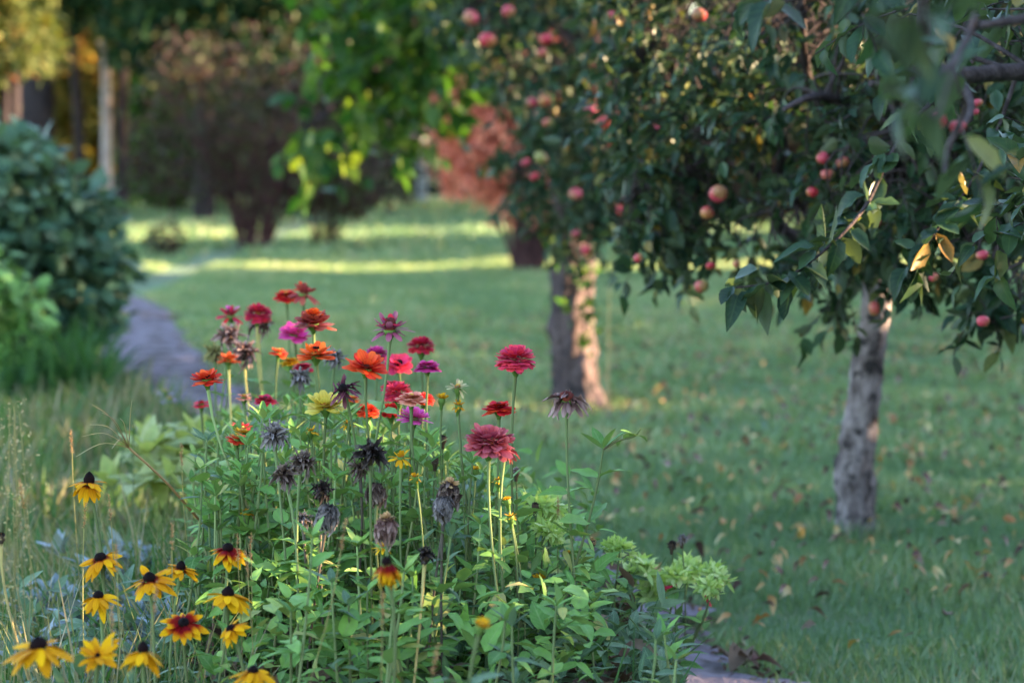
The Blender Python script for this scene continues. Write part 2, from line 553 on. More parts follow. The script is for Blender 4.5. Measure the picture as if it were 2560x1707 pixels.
def dome(mb, rng, r, h, B, pos, bumps=.12, pointy=.5):
    prof = [(r * .9, -h * .15)] + [(r * math.cos(k / 6 * math.pi / 2) ** pointy, h * math.sin(k / 6 * math.pi / 2)) for k in range(6)] + [(r * .03, h * 1.02)]
    sd = rng.uniform(0, 9)
    mb.lathe(prof, 14, B, pos, .5, lambda V: r * bumps * np.sin(V * (55 / r * .35) + sd + V[..., ::-1] * 31 / r))


# ------------------------------------------------------------------ ground, lawn, path, bed
rng0 = np.random.default_rng(5)


def lerp_curve(pts, n):
    pts = np.asarray(pts, float)
    t = np.linspace(0, len(pts) - 1, n)
    out = []
    for x in t:
        i = min(int(x), len(pts) - 2)
        f = x - i
        p0, p1, p2, p3 = pts[max(i - 1, 0)], pts[i], pts[i + 1], pts[min(i + 2, len(pts) - 1)]
        out.append(.5 * ((2 * p1) + (-p0 + p2) * f + (2 * p0 - 5 * p1 + 4 * p2 - p3) * f * f + (-p0 + 3 * p1 - 3 * p2 + p3) * f ** 3))
    return np.array(out)


M['lawn'] = noise_mat('lawn_turf', [(.3, (.08, .14, .085)), (.55, (.14, .21, .135)), (.75, (.19, .235, .16))], scale=2.2, bump=.9, bscale=60, coord='Object', dist=.03,
                      second=(1.1, .45, .7, (.17, .17, .095)))
M['soil'] = noise_mat('dark_soil', [(.3, (.013, .010, .008)), (.7, (.042, .033, .027))], scale=14, bump=1, bscale=50, dist=.03)
M['path'] = noise_mat('worn_grey_path', [(.25, (.11, .09, .11)), (.5, (.165, .14, .165)), (.75, (.22, .185, .21))], scale=5, bump=.7, bscale=45, dist=.02,
                      second=(4.5, .48, .62, (.06, .05, .042)))

gb = MB()
g = 300.0
xs = np.concatenate([np.linspace(-300, -12, 9), np.linspace(-10, 14, 60), np.linspace(18, 300, 9)])
ys = np.concatenate([np.linspace(-100, -4, 6), np.linspace(-2, 60, 120), np.linspace(66, 500, 12)])
XX, YY = np.meshgrid(xs, ys)
ZZ = -0.03 + 0.02 * np.sin(XX * 1.3 + .5 * YY) * np.cos(YY * .9)
nx, ny = len(xs), len(ys)
ii = (np.arange(ny - 1)[:, None] * nx + np.arange(nx - 1)[None]).ravel()
gb.add(np.stack([XX, YY, ZZ], -1), np.stack([ii, ii + 1, ii + nx + 1, ii + nx], -1))
lawn = tag(gb.build('ground', M['lawn']), 'short green lawn under the trees with fallen leaves on it', 'lawn', kind='structure')

NP = 420
PATHC = lerp_curve([(.85, 4.2), (.50, 5.6), (.27, 7.0), (-.08, 8.6), (-1.0, 11.0), (-2.08, 14.2), (-2.7, 17.0), (-3.2, 20), (-3.7, 22.5)], NP)
pt = nrm(np.gradient(PATHC, axis=0))
pn = np.stack([-pt[:, 1], pt[:, 0]], -1)
wd = .24 + .16 * np.linspace(0, 1, NP) - .16 * np.clip(np.linspace(-6, 1, NP), 0, 1) + .10 * np.exp(-((np.linspace(0, 1, NP) - .68) / .16) ** 2)
wl = wd * (1 + np.convolve(rng0.normal(0, .35, NP), np.ones(5) / 5, 'same')) + .03 * np.sin(np.arange(NP) * .21)
wr = wd * (1 + np.convolve(rng0.normal(0, .35, NP), np.ones(5) / 5, 'same')) + .03 * np.sin(np.arange(NP) * .17 + 2)
pb = MB()
cols = np.linspace(-1, 1, 15)
pv = np.array([[(PATHC[i, 0] + pn[i, 0] * (wl[i] if c > 0 else wr[i]) * c, PATHC[i, 1] + pn[i, 1] * (wl[i] if c > 0 else wr[i]) * c, .004 + .016 * (1 - c * c) + rng0.normal(0, .004) + .005 * math.sin(i * .9 + c * 5) * math.sin(i * .37 - c * 9)) for c in cols] for i in range(NP)])
ii = (np.arange(NP - 1)[:, None] * 15 + np.arange(14)[None]).ravel()
pb.add(pv, np.stack([ii, ii + 15, ii + 16, ii + 1], -1))
tag(pb.build('path', M['path']), 'narrow worn grey path between the flower bed and the lawn', 'path', kind='structure')

# soil of the bed, on the camera's side of the path
sb = MB()
bx = np.linspace(-4.2, 1.0, 40)
by = np.linspace(1.0, 9.6, 50)
pxy = np.interp(by, PATHC[:, 1], PATHC[:, 0] - wd - .02)
sv = np.array([[(-4.2 + (px_ + 4.2) * f, y_, .004 + .016 * math.sin(f * 30 + y_ * 5) * math.sin(y_ * 9 + f * 13)) for f in np.linspace(0, 1, 40)] for y_, px_ in zip(by, pxy)])
ii = (np.arange(49)[:, None] * 40 + np.arange(39)[None]).ravel()
sb.add(sv + np.array([0, 0, -.006]), np.stack([ii, ii + 1, ii + 41, ii + 40], -1))
tag(sb.build('soil', M['soil']), 'dark garden soil of the flower bed beneath the zinnias', 'soil', kind='structure')


def path_dist(x, y):
    px = np.interp(y, PATHC[:, 1], PATHC[:, 0])
    pw = np.interp(y, PATHC[:, 1], wd)
    return (x - px) / 1.12, pw


def lawn_grass(name, n, y0, y1, h0, h1, seed, T=BLADE, wmul=1.0, label='', mat='grass', pale=None):
    rng = np.random.default_rng(seed)
    y = np.sqrt(rng.uniform(y0 ** 2, y1 ** 2, n))
    x = rng.uniform(-.85, 1, n) * (.28 * y + .7)
    dx, pw = path_dist(x, y)
    ok = (np.abs(dx) > pw * rng.uniform(.8, 1.12, n)) & ((dx > 0) | (y > 9.6))
    x, y = x[ok], y[ok]
    n = len(x)
    clump = np.sin(x * 2.3 + np.sin(y * 1.7) * 2) * np.cos(y * 2.1 + np.sin(x * 3.1)) * .5 + .5
    patch = np.clip(.5 + .5 * np.sin(x * .9 + np.sin(y * .7) * 1.5 + 1) * np.sin(y * 1.1 + np.sin(x * 1.3)) + .35 * np.sin(x * 4.1 + y * 2.7), 0, 1)
    h = rng.uniform(h0, h1, n) * (.5 + .75 * clump + .15 * patch)
    az = rng.uniform(0, 6.283, n)
    el = np.radians(rng.uniform(35, 85, n))
    d = np.stack([np.cos(az) * np.cos(el), np.sin(az) * np.cos(el), np.sin(el)], -1)
    z = -0.03 + 0.02 * np.sin(x * 1.3 + .5 * y) * np.cos(y * .9) - .004
    mb = MB()
    mb.inst(T, np.stack([x, y, z], -1), frames(d, rng.normal(0, 1, (n, 3))), np.stack([h * wmul, h, h], -1),
            np.clip(clump * .22 + .30 * patch + rng.uniform(0, .40, n) + (rng.random(n) < .06) * .4, 0, 1))
    return tag(mb.build(name, M[mat], smooth=True), label, 'grass', kind='stuff')


lawn_grass('lawn_grass', 200000, 5.0, 11.0, .035, .085, 11, wmul=.9, label='short green blades of lawn grass around the knotty grey trunk')
lawn_grass('distant_lawn_grass', 290000, 9.2, 30, .05, .10, 12, wmul=1.9, label='blurred mown grass of the open lawn beyond the two apple trunks', mat='litgrass')
lawn_grass('far_lawn_grass', 88000, 29.5, 62, .07, .13, 13, wmul=3.6, label='sunlit bands of grass beneath the shrubs at the end of the lawn')

rng = np.random.default_rng(19)
tg = MB()
for (tx, ty, rr) in ((1.235, 8.7, .085), (.36, 13.0, .17)):
    n = 420
    aa = rng.uniform(0, 6.28, n)
    q = rr * rng.uniform(.8, 2.0, n)
    az = aa + rng.normal(0, 1, n)
    el = np.radians(rng.uniform(45, 88, n))
    hh = rng.uniform(.05, .10, n)
    tg.inst(BLADE, np.stack([tx + np.cos(aa) * q, ty + np.sin(aa) * q, np.full(n, -.02)], -1), frames(np.stack([np.cos(az) * np.cos(el), np.sin(az) * np.cos(el), np.sin(el)], -1), rng.normal(0, 1, (n, 3))),
            np.stack([hh * .6, hh, hh], -1), rng.random(n))
tag(tg.build('trunk_grass', M['grass']), 'longer unmown grass around the feet of the two apple trunks', 'grass', kind='stuff')


# ------------------------------------------------------------------ flowers
SEED = [100]


def nrng():
    SEED[0] += 1
    return np.random.default_rng(SEED[0])


def stem_curve(base, top, axis, rng, n=14, bow=.03):
    base, top = np.asarray(base, float), np.asarray(top, float)
    L = np.linalg.norm(top - base)
    c1 = base + np.array([0, 0, .4 * L]) + rng.normal(0, bow, 3) * [1, 1, 0]
    c2 = top - nrm(axis) * .3 * L * np.array([.5, .5, 1]) + rng.normal(0, bow * .4, 3) * [1, 1, 0]
    t = np.linspace(0, 1, n)[:, None]
    return base * (1 - t) ** 3 + 3 * c1 * t * (1 - t) ** 2 + 3 * c2 * t * t * (1 - t) + top * t ** 3


def leaf_pairs(mb, rng, curve, f0, f1, step, L0, L1, T, opposite=True, rmul=1.0, rbase=0.0, droop=20, dead=0.0):
    seg = np.concatenate([[0], np.cumsum(np.linalg.norm(np.diff(curve, axis=0), axis=1))])
    tot = seg[-1]
    s = tot * f0
    az = rng.uniform(0, 6.28)
    P, D, U, S, RR, K = [], [], [], [], [], []
    while s < tot * f1:
        p = np.array([np.interp(s, seg, curve[:, k]) for k in range(3)])
        fr = s / tot
        for side in ((0, math.pi) if opposite else (0,)):
            a = az + side + rng.normal(0, .2)
            e = math.radians(rng.normal(28 - droop * (1 - fr), 14))
            P.append(p)
            D.append((math.cos(a) * math.cos(e), math.sin(a) * math.cos(e), math.sin(e)))
            U.append((-math.cos(a) * math.sin(e) + rng.normal(0, .25), -math.sin(a) * math.sin(e) + rng.normal(0, .25), math.cos(e)))
            S.append(rng.uniform(L0, L1) * (1.15 - .5 * fr))
            RR.append(min(1, rbase + rng.random() * rmul * (.9 if fr > .3 else 1)))
        az += math.pi / 2 + rng.normal(0, .25) if opposite else 2.4
        s += step * rng.uniform(.75, 1.25)
    if not P:
        return
    P, D, U, S, RR = map(np.array, (P, D, U, S, RR))
    R = frames(D, U)
    pick = rng.integers(0, len(T), len(P))
    for k, t in enumerate(T):
        m = pick == k
        if m.any():
            mb.inst(t, P[m], R[m], S[m], RR[m])


def calyx_mesh(r, B, pos, rng):
    mb = MB()
    mb.lathe([(.0035, -.022), (r * .5, -.013), (r * .95, -.003), (r * .85, .004)], 12, B, pos, .5)
    for k in range(2):
        ring(mb, rng, FLORET, 12, r * .9, r * .5, 25 + 30 * k, r * (.75 - .25 * k), -.008 - .005 * k, B, pos)
    return mb


def flower(name, cat, head_fn, X, Y, d, axis, label, stem='stem', leaf='zleaf', lean=0.0, leanY=0.0, group=None, r_stem=.0026, leaves=True,
           f0=.35, f1=.8, L=(.06, .095), T=None, step=.11, opposite=True, bow=.05, thick=1.6, drop=0.0):
    rng = nrng()
    top = at(X, Y + drop, d)
    base = np.array([top[0] + lean, top[1] + leanY + rng.normal(0, .04), 0.0])
    axis = nrm(np.asarray(axis, float))
    root = empty(name, base, label, cat, group)
    off = lambda p: np.asarray(p) - base
    cv = stem_curve(off(base), off(top) - axis * .012, axis, rng, bow=bow)
    rad = np.full(len(cv), r_stem)
    rad[-2:] *= 1.1
    rad[-1] *= thick * .9
    rad[0:4] *= 1.25
    sm = MB()
    sm.tube(cv, rad, 7, rng.random())
    sm.build('stem', M[stem], root)
    if leaves:
        lm = MB()
        leaf_pairs(lm, rng, cv, f0, f1, step, L[0], L[1], T or OV, opposite)
        if lm.n:
            lm.build('foliage', M[leaf], root)
    head_fn(root, off(top), axis, rng)
    return root


def zinnia_head(kind, color, w, d, color2=None, cone='conegold'):
    Rr = w * .4 / F * d / 2 * (.94 if kind.startswith('dry') else 1.04)

    def fn(root, pos, axis, rng):
        B = basis(axis)
        mb, top2 = MB(), None
        rc = Rr * .30
        cz, ch = .004, Rr * .22
        conem = cone
        if kind == 'double':
            nk = 9
            for k in range(nk):
                ph = math.radians(-24 + 100 * k / (nk - 1))
                Lk = Rr * (.62 - .2 * k / (nk - 1))
                el_ = math.degrees(ph) * .85 - 6
                r0 = max(Rr * .03, Rr * math.cos(ph) ** .8 - Lk * math.cos(math.radians(el_)))
                z0 = Rr * .30 + Rr * .62 * math.sin(ph) - Lk * math.sin(math.radians(el_)) * .6
                ring(mb, rng, PETS, max(5, int(20 * math.cos(ph))), Lk, Lk * 1.1, el_ + 8, r0, z0, B, pos, 10 if color == 'rose' else 6, roll=.35 if color == 'rose' else .12, lj=.16 if color == 'rose' else .08)
            cz, ch, rc = Rr * .35, Rr * .25, Rr * .2
        elif kind == 'semi':
            for k in range(5):
                f = k / 4
                ring(mb, rng, PETS, int(16 - 4 * f), Rr * (1 - .42 * f), Rr * (.98 - .25 * f), 0 + 34 * f, Rr * .05, Rr * .22 * f, B, pos, 5)
            cz, ch, rc = Rr * .18, Rr * .25, Rr * .22
        elif kind == 'flat':
            ring(mb, rng, PETS, 15, Rr, Rr * .95, 5, Rr * .06, 0, B, pos, 6)
            ring(mb, rng, PETB, 12, Rr * .85, Rr * .8, 16, Rr * .05, .004, B, pos, 7)
            cz, ch = .004, Rr * .34
        elif kind == 'cup':
            ring(mb, rng, PETS, 13, Rr * 1.02, Rr * .98, 7, Rr * .05, 0, B, pos, 7, drop=.05)
            ring(mb, rng, PETB, 12, Rr * .96, Rr * .95, 22, Rr * .05, .003, B, pos, 7)
            ring(mb, rng, PETB, 9, Rr * .82, Rr * .85, 42, Rr * .05, .005, B, pos, 9)
            ch = Rr * .3
        elif kind == 'tier':
            ring(mb, rng, PETS, 15, Rr * 1.02, Rr * .98, 9, Rr * .05, 0, B, pos, 6)
            ring(mb, rng, PETB, 13, Rr * .95, Rr * .95, 24, Rr * .05, .003, B, pos, 6)
            ring(mb, rng, PETB, 10, Rr * .8, Rr * .8, 40, Rr * .05, .006, B, pos, 7)
            top2 = MB()
            for k in range(5):
                ring(top2, rng, PETB, 13 - k, Rr * (.62 - .09 * k), Rr * .5, 3 + 15 * k, Rr * .04, Rr * (.44 + .05 * k), B, pos, 6)
            cz, ch, rc = Rr * .3, Rr * .3, Rr * .22
        elif kind == 'cone':           # petals spread, tall spent cone with a few top petals
            ring(mb, rng, PETD, 12, Rr, Rr * .8, 6, Rr * .08, 0, B, pos, 10, drop=.1)
            ring(mb, rng, PETU, 9, Rr * .85, Rr * .6, 22, Rr * .08, .004, B, pos, 12, drop=.15)
            top2 = MB()
            ring(top2, rng, PETB, 3, Rr * .5, Rr * .5, 50, Rr * .06, Rr * .45, B, pos, 14)
            ring(top2, rng, PETB, 3, Rr * .75, Rr * .5, 18, Rr * .06, Rr * .4, B, pos, 10)
            cz, ch, rc = .004, Rr * .62, Rr * .3
        elif kind == 'droop':
            ring(mb, rng, PETD, 11, Rr * 1.0, Rr * .55, -8, Rr * .25, 0, B, pos, 20, drop=.2, roll=.5)
            ring(mb, rng, PETDRY, 12, Rr * .85, Rr * .55, 8, Rr * .25, .003, B, pos, 22, roll=.6)
            ch, rc = Rr * .34, Rr * .34
        elif kind == 'ragged':
            ring(mb, rng, PETD, 10, Rr, Rr * .6, 12, Rr * .15, 0, B, pos, 22, drop=.1)
            ring(mb, rng, PETB, 9, Rr * .8, Rr * .6, 40, Rr * .12, .002, B, pos, 20, drop=.15)
            rc = Rr * .28
        elif kind == 'daisy':          # marigold: narrow rays, cup like
            ring(mb, rng, PETB, 13, Rr * 1.05, Rr * .62, 38, Rr * .12, 0, B, pos, 6)
            ring(mb, rng, PETB, 11, Rr * .95, Rr * .6, 56, Rr * .1, .001, B, pos, 6)
            rc = Rr * .3
        elif kind == 'dry':            # dead head: curled petals hanging and sticking out
            for (T_, n_, l_, e_, r_, z_) in ((PETDRY, 11, .85, -34, .2, 0), (PETCURL, 10, .8, -8, .2, .004), (PETDRY, 11, .85, 4, .18, .006), (PETCURL, 9, .7, 20, .15, .008), (PETDRY, 9, .62, 40, .12, .010), (PETDRY, 6, .5, 66, .1, .012)):
                ring(mb, rng, T_, n_, Rr * l_, Rr * .62, e_, Rr * r_, z_, B, pos, 20, roll=.6, lj=.22)
            ch, rc = Rr * .45, Rr * .3
        elif kind == 'dryhang':        # dead double head, petals folded down like a mop
            for k in range(6):
                f = k / 5
                ring(mb, rng, PETDRY, 14, Rr * (.95 - .25 * f), Rr * .7, -72 + 48 * f, Rr * (.42 + .22 * f - .5 * f * f), Rr * (.1 + .8 * f), B, pos, 12, roll=.4, lj=.15)
            if color2:
                top2 = MB()
                for k in range(3):
                    ring(top2, rng, PETB, 10 - 2 * k, Rr * (.62 - .12 * k), Rr * .45, 8 + 24 * k, Rr * .08, Rr * (.82 + .08 * k), B, pos, 14, roll=.4)
            cz, ch, rc = Rr * .3, Rr * .5, Rr * .45
        elif kind == 'drypom':         # pale grey dead double head
            for k in range(8):
                f = k / 7
                ring(mb, rng, PETCURL if k % 2 else PETDRY, int(15 - 8 * f), Rr * (.75 - .3 * f), Rr * .6, -26 + 90 * f, Rr * (.28 - .22 * f), Rr * (.05 + .5 * f), B, pos, 14, roll=.7, lj=.2)
            cz, ch, rc = Rr * .2, Rr * .3, Rr * .3
        elif kind == 'umbel':
            n = 60
            a = rng.uniform(0, 6.28, n)
            q = np.sqrt(rng.random(n)) * Rr
            p = np.stack([np.cos(a) * q, np.sin(a) * q, -.25 * q * q / Rr + rng.normal(0, .003, n)], -1)
            mb.inst(PETB, p @ B.T + pos, B @ frames(rng.normal(0, 1, (n, 3)) * [1, 1, .2], [0, 0, 1.0]), Rr * .3, rng.random(n))
            rc, ch = Rr * .3, Rr * .05
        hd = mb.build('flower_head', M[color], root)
        if top2 is not None and top2.n:
            top2.build('upper_petals', M[color2 or color], hd)
        cm = MB()
        dome(cm, rng, rc, ch, B, np.asarray(pos) + B[:, 2] * cz)
        cm.build('flower_centre', M[conem], hd)
        calyx_mesh(max(.008, Rr * .36), B, pos, rng).build('calyx', M['drycalyx' if kind.startswith('dry') else 'calyx'], hd)
    return fn


Z = 'zinnia'
# X, Y, width (photo px), depth, kind, colour, second colour, centre, lean of the stem base, tilt of the head, stem, label
ZIN = [
 (577, 783, 62, 6.5, 'cone', 'crimson', 'pink', 'conered', .02, (0, -.1), 'stem', 'crimson zinnia with a tall purplish cone and one pink petal standing on top'),
 (644, 782, 68, 6.4, 'double', 'crimson', None, 'conegold', .04, (.1, -.1), 'goldstem', 'deep crimson zinnia resting just above a withered grey head'),
 (716, 738, 62, 6.7, 'semi', 'red', None, 'conegold', .06, (0, -.15), 'stem', 'scarlet zinnia with a yellow centre at the very top of the flower bed'),
 (759, 727, 70, 6.6, 'cone', 'maroon', 'red', 'conered', -.02, (.05, -.1), 'stem', 'topmost dark red zinnia with a brown cone, its petals overlapping its scarlet neighbour'),
 (783, 800, 92, 5.6, 'tier', 'maroon', 'orange', 'conered', .05, (0, -.12), 'stem', 'two-tone zinnia with orange tuft sitting on a wide maroon skirt'),
 (737, 832, 78, 6.3, 'cup', 'magenta', None, 'conered', .02, (0, -.2), 'stem', 'blurred magenta zinnia behind two bare stems under the two-tone flower'),
 (572, 836, 70, 6.3, 'dry', 'pinkbrown', None, 'conered', -.01, (0, -.1), 'stem', 'withered brown zinnia with pale pink petal tips below the purplish cone'),
 (648, 806, 66, 6.45, 'dry', 'pinkbrown', None, 'conedark', .05, (.1, 0), 'goldstem', 'withered head with dangling petals directly beneath the deep crimson zinnia'),
 (611, 876, 74, 6.2, 'dry', 'pinkbrown', None, 'conedark', .05, (.1, -.2), 'goldstem', 'shaggy dead zinnia with a black centre beside a golden straw stem'),
 (537, 880, 54, 6.4, 'dry', 'olive', None, 'conedark', .06, (-.1, 0), 'stem', 'olive brown dead zinnia nearest the grey path'),
 (571, 898, 52, 6.1, 'cup', 'orange', None, 'conegold', .06, (0, 0), 'goldstem', 'small bright orange zinnia on a golden straw stem'),
 (696, 879, 44, 6.2, 'flat', 'redorange', None, 'conegold', .02, (.15, 0), 'stem', 'small coral zinnia seen from the side left of the yellow one'),
 (727, 902, 46, 6.25, 'semi', 'gold', None, 'conegold', .03, (0, 0), 'stem', 'golden yellow zinnia half hidden behind a green bud and stems'),
 (790, 884, 88, 5.3, 'cup', 'orange', None, 'conegold', .05, (0, -.12), 'stem', 'large bright orange zinnia with upturned petals and a tiny fly in it'),
 (836, 893, 54, 5.9, 'dry', 'grey', None, 'conedark', .02, (.1, 0), 'stem', 'grey dead zinnia just behind the large bright orange flower'),
 (757, 916, 52, 5.95, 'semi', 'crimson', None, 'conered', .02, (0, 0), 'stem', 'crimson zinnia squeezed above a withered grey flower in the middle of the bed'),
 (751, 942, 58, 5.85, 'dry', 'grey', None, 'conedark', .03, (0, 0), 'stem', 'withered grey zinnia hanging under the squeezed crimson bloom'),
 (517, 945, 76, 5.1, 'cup', 'redorange', None, 'conedark', .30, (-.1, -.05), 'redstem', 'red orange zinnia on a long leaning red stem at the edge of the bed'),
 (503, 1008, 44, 6.1, 'flat', 'crimson', None, 'conered', .04, (0, 0), 'stem', 'blurred crimson zinnia low beside the long leaning red stem'),
 (610, 992, 40, 5.7, 'flat', 'salmon', None, 'conegold', .0, (0, 0), 'stem', 'small coral orange zinnia on a thin stem above the orange pair'),
 (663, 998, 58, 5.6, 'semi', 'crimson', None, 'conered', .02, (0, -.1), 'stem', 'dark scarlet zinnia with a purple middle among fresh green leaves'),
 (814, 1012, 94, 4.95, 'cup', 'yellow', None, 'conegold', .04, (0, -.2), 'stem', 'pale yellow zinnia with a brown centre in the middle of the bed'),
 (860, 970, 70, 4.85, 'droop', 'plum', None, 'conedark', .06, (-.25, -.9), 'stem', 'dying plum coloured zinnia facing forward with drooping petals'),
 (916, 914, 98, 5.0, 'cup', 'redorange', None, 'conered', .14, (.2, -.3), 'stem', 'big red orange zinnia with petals reflexed all around, tilted on its stem'),
 (975, 815, 94, 5.2, 'cone', 'mauve', 'crimson', 'conered', -.03, (0, -.15), 'stem', 'fading mauve zinnia with a violet cone, tallest in the middle of the bed'),
 (881, 996, 38, 5.6, 'flat', 'orange', None, 'conegold', .0, (.1, 0), 'stem', 'orange zinnia half hidden behind the dying plum flower'),
 (920, 1026, 56, 5.45, 'double', 'redorange', None, 'conered', .03, (.0, 0), 'stem', 'flattened red orange zinnia right of the pale yellow flower'),
 (978, 1026, 58, 5.5, 'double', 'red', None, 'conered', .02, (.0, 0), 'stem', 'red zinnia tucked behind the bright magenta pink bloom'),
 (603, 1064, 50, 5.35, 'flat', 'coral', None, 'conered', .03, (0, .1), 'stem', 'coral red zinnia seen edge on above the orange pair'),
 (606, 1081, 56, 5.2, 'flat', 'gold', None, 'conegold', .05, (.1, 0), 'stem', 'flat amber orange zinnia, upper one of an overlapping pair'),
 (592, 1096, 56, 5.1, 'flat', 'redorange', None, 'conegold', .05, (.15, 0), 'stem', 'flat red orange zinnia, lower one of an overlapping pair'),
 (686, 1082, 78, 4.9, 'drypom', 'grey', None, 'conedark', .04, (0, -.15), 'stem', 'ash grey dead double zinnia with curled petals'),
 (776, 1076, 42, 5.15, 'ragged', 'gold', None, 'conegold', .03, (0, 0), 'stem', 'ragged golden zinnia past its best under the pale yellow one'),
 (942, 886, 62, 5.9, 'double', 'magenta', None, 'conegold', .02, (0, 0), 'stem', 'pinkish magenta zinnia peeping from behind the big red orange bloom'),
 (996, 909, 70, 5.75, 'cup', 'coral', None, 'conedark', .02, (.1, -.5), 'stem', 'rose pink zinnia turned forward behind the tall green stem'),
 (1053, 863, 68, 5.9, 'double', 'crimson', None, 'conered', .03, (0, 0), 'stem', 'wine coloured double zinnia standing alone against the lawn'),
 (1068, 914, 64, 5.3, 'semi', 'magenta', None, 'conered', .06, (0, 0), 'stem', 'flat mauve pink zinnia on a thin stem below the wine coloured one'),
 (1289, 896, 98, 4.95, 'double', 'coral', None, 'conered', .05, (0, -.1), 'stem', 'perfect coral red double zinnia standing high and alone on its stem'),
 (982, 962, 56, 5.55, 'semi', 'crimson', None, 'conered', .0, (0, 0), 'stem', 'crimson zinnia mostly covered by the rose pink double'),
 (996, 980, 76, 5.3, 'double', 'coral', None, 'conered', .04, (-.1, 0), 'stem', 'rose pink double zinnia left of the flat salmon one'),
 (1029, 994, 72, 4.95, 'semi', 'salmon', None, 'conegold', .08, (.05, -.05), 'stem', 'flat salmon zinnia in a crowd of red flowers'),
 (1061, 997, 48, 5.35, 'double', 'red', None, 'conered', .02, (.2, 0), 'stem', 'scarlet zinnia partly behind the flat salmon bloom'),
 (1035, 1041, 78, 5.0, 'cup', 'pink', None, 'conered', .02, (.1, 0), 'stem', 'vivid magenta pink zinnia below the flat salmon bloom'),
 (1247, 1017, 78, 5.0, 'semi', 'red', None, 'conered', -.02, (0, -.05), 'stem', 'bright scarlet zinnia standing above the big faded rose head'),
 (1222, 1102, 118, 4.7, 'double', 'rose', None, 'conered', .06, (.05, -.1), 'stem', 'very big faded rose double zinnia with ruffled petals'),
 (1266, 1122, 62, 4.8, 'droop', 'maroon', None, 'conered', .03, (.4, 0), 'stem', 'brown edged zinnia pressed against the big faded rose head'),
 (1417, 992, 98, 4.9, 'droop', 'pinkbrown', None, 'conered', .02, (0, -.1), 'stem', 'shrivelled maroon brown zinnia alone in front of the sunlit apple trunk'),
 (925, 1132, 88, 4.6, 'dry', 'black', None, 'conedark', .03, (0, -.1), 'stem', 'blackened dead zinnia with spiky petals'),
 (1002, 1141, 52, 4.9, 'ragged', 'gold', None, 'conegold', .02, (0, -.1), 'stem', 'ragged yellow zinnia beside the blackened spiky head'),
 (941, 1222, 66, 4.65, 'dryhang', 'brown', None, 'conedark', .04, (0, 0), 'stem', 'mop-like brown dead zinnia hanging under the blackened spiky head'),
 (1122, 1222, 76, 4.6, 'dryhang', 'brown', 'tan', 'conedark', .0, (.1, 0), 'dkstem', 'brown dead zinnia with a rusty tuft among broad leaves'),
 (1108, 1258, 68, 4.55, 'dryhang', 'grey', None, 'conedark', .01, (0, 0), 'dkstem', 'grey drooping dead zinnia directly under the rusty tufted one'),
 (966, 1310, 76, 4.35, 'dryhang', 'pinkbrown', 'tan', 'conered', .05, (0, -.1), 'stem', 'dead zinnia with a tan crown over a skirt of pale brown petals'),
 (755, 1152, 74, 4.75, 'drypom', 'brown', None, 'conedark', .02, (.3, -.1), 'stem', 'dry brown zinnia leaning over the lower of two dead heads'),
 (713, 1186, 68, 4.65, 'dry', 'brown', None, 'conedark', .05, (-.2, 0), 'stem', 'dark brown dead zinnia with a flat seed head on a yellowish stem'),
 (805, 1226, 60, 4.75, 'dry', 'black', 'tan', 'conedark', .02, (.1, 0), 'dkstem', 'small blackish dead zinnia with a dark cone among leaves'),
 (818, 1278, 80, 4.65, 'dryhang', 'grey', None, 'conedark', -.02, (.2, -.2), 'dkstem', 'grey white shaggy dead zinnia left of the mop-like one'),
 (758, 1300, 44, 4.8, 'dry', 'grey', None, 'conedark', .0, (0, 0), 'dkstem', 'small grey dead zinnia low in the leaves beside the shaggy one'),
 (900, 1170, 56, 4.9, 'dry', 'brown', None, 'conedark', .0, (0, 0), 'dkstem', 'half hidden brown dead zinnia behind the blackened spiky head'),
 (1063, 1388, 50, 4.4, 'dry', 'black', None, 'conedark', -.06, (.1, -.1), 'goldstem', 'charcoal black seed head with upright husks on a thick golden stem'),
 (957, 1366, 46, 4.5, 'ragged', 'gold', None, 'conegold', .02, (0, 0), 'stem', 'flat yellow zinnia under the tan crowned dead head'),
 (619, 1279, 34, 5.0, 'flat', 'gold', None, 'conegold', .0, (.1, 0), 'stem', 'small amber zinnia low among the leaves near the yellow coneflowers'),
]
for X, Y, w, d, kind, c1, c2, cone, lean, tilt, st, lab in ZIN:
    flower('zinnia', 'zinnia', zinnia_head(kind, c1, w, d, c2, cone), X, Y, d, (tilt[0], tilt[1], 1), lab, stem=st, lean=lean,
           group='zinnias in the flower bed', f0=.12, f1=.86, step=.085, drop=w * {'double': .2, 'tier': .12, 'cone': .12, 'dryhang': .2, 'drypom': .12}.get(kind, .07))

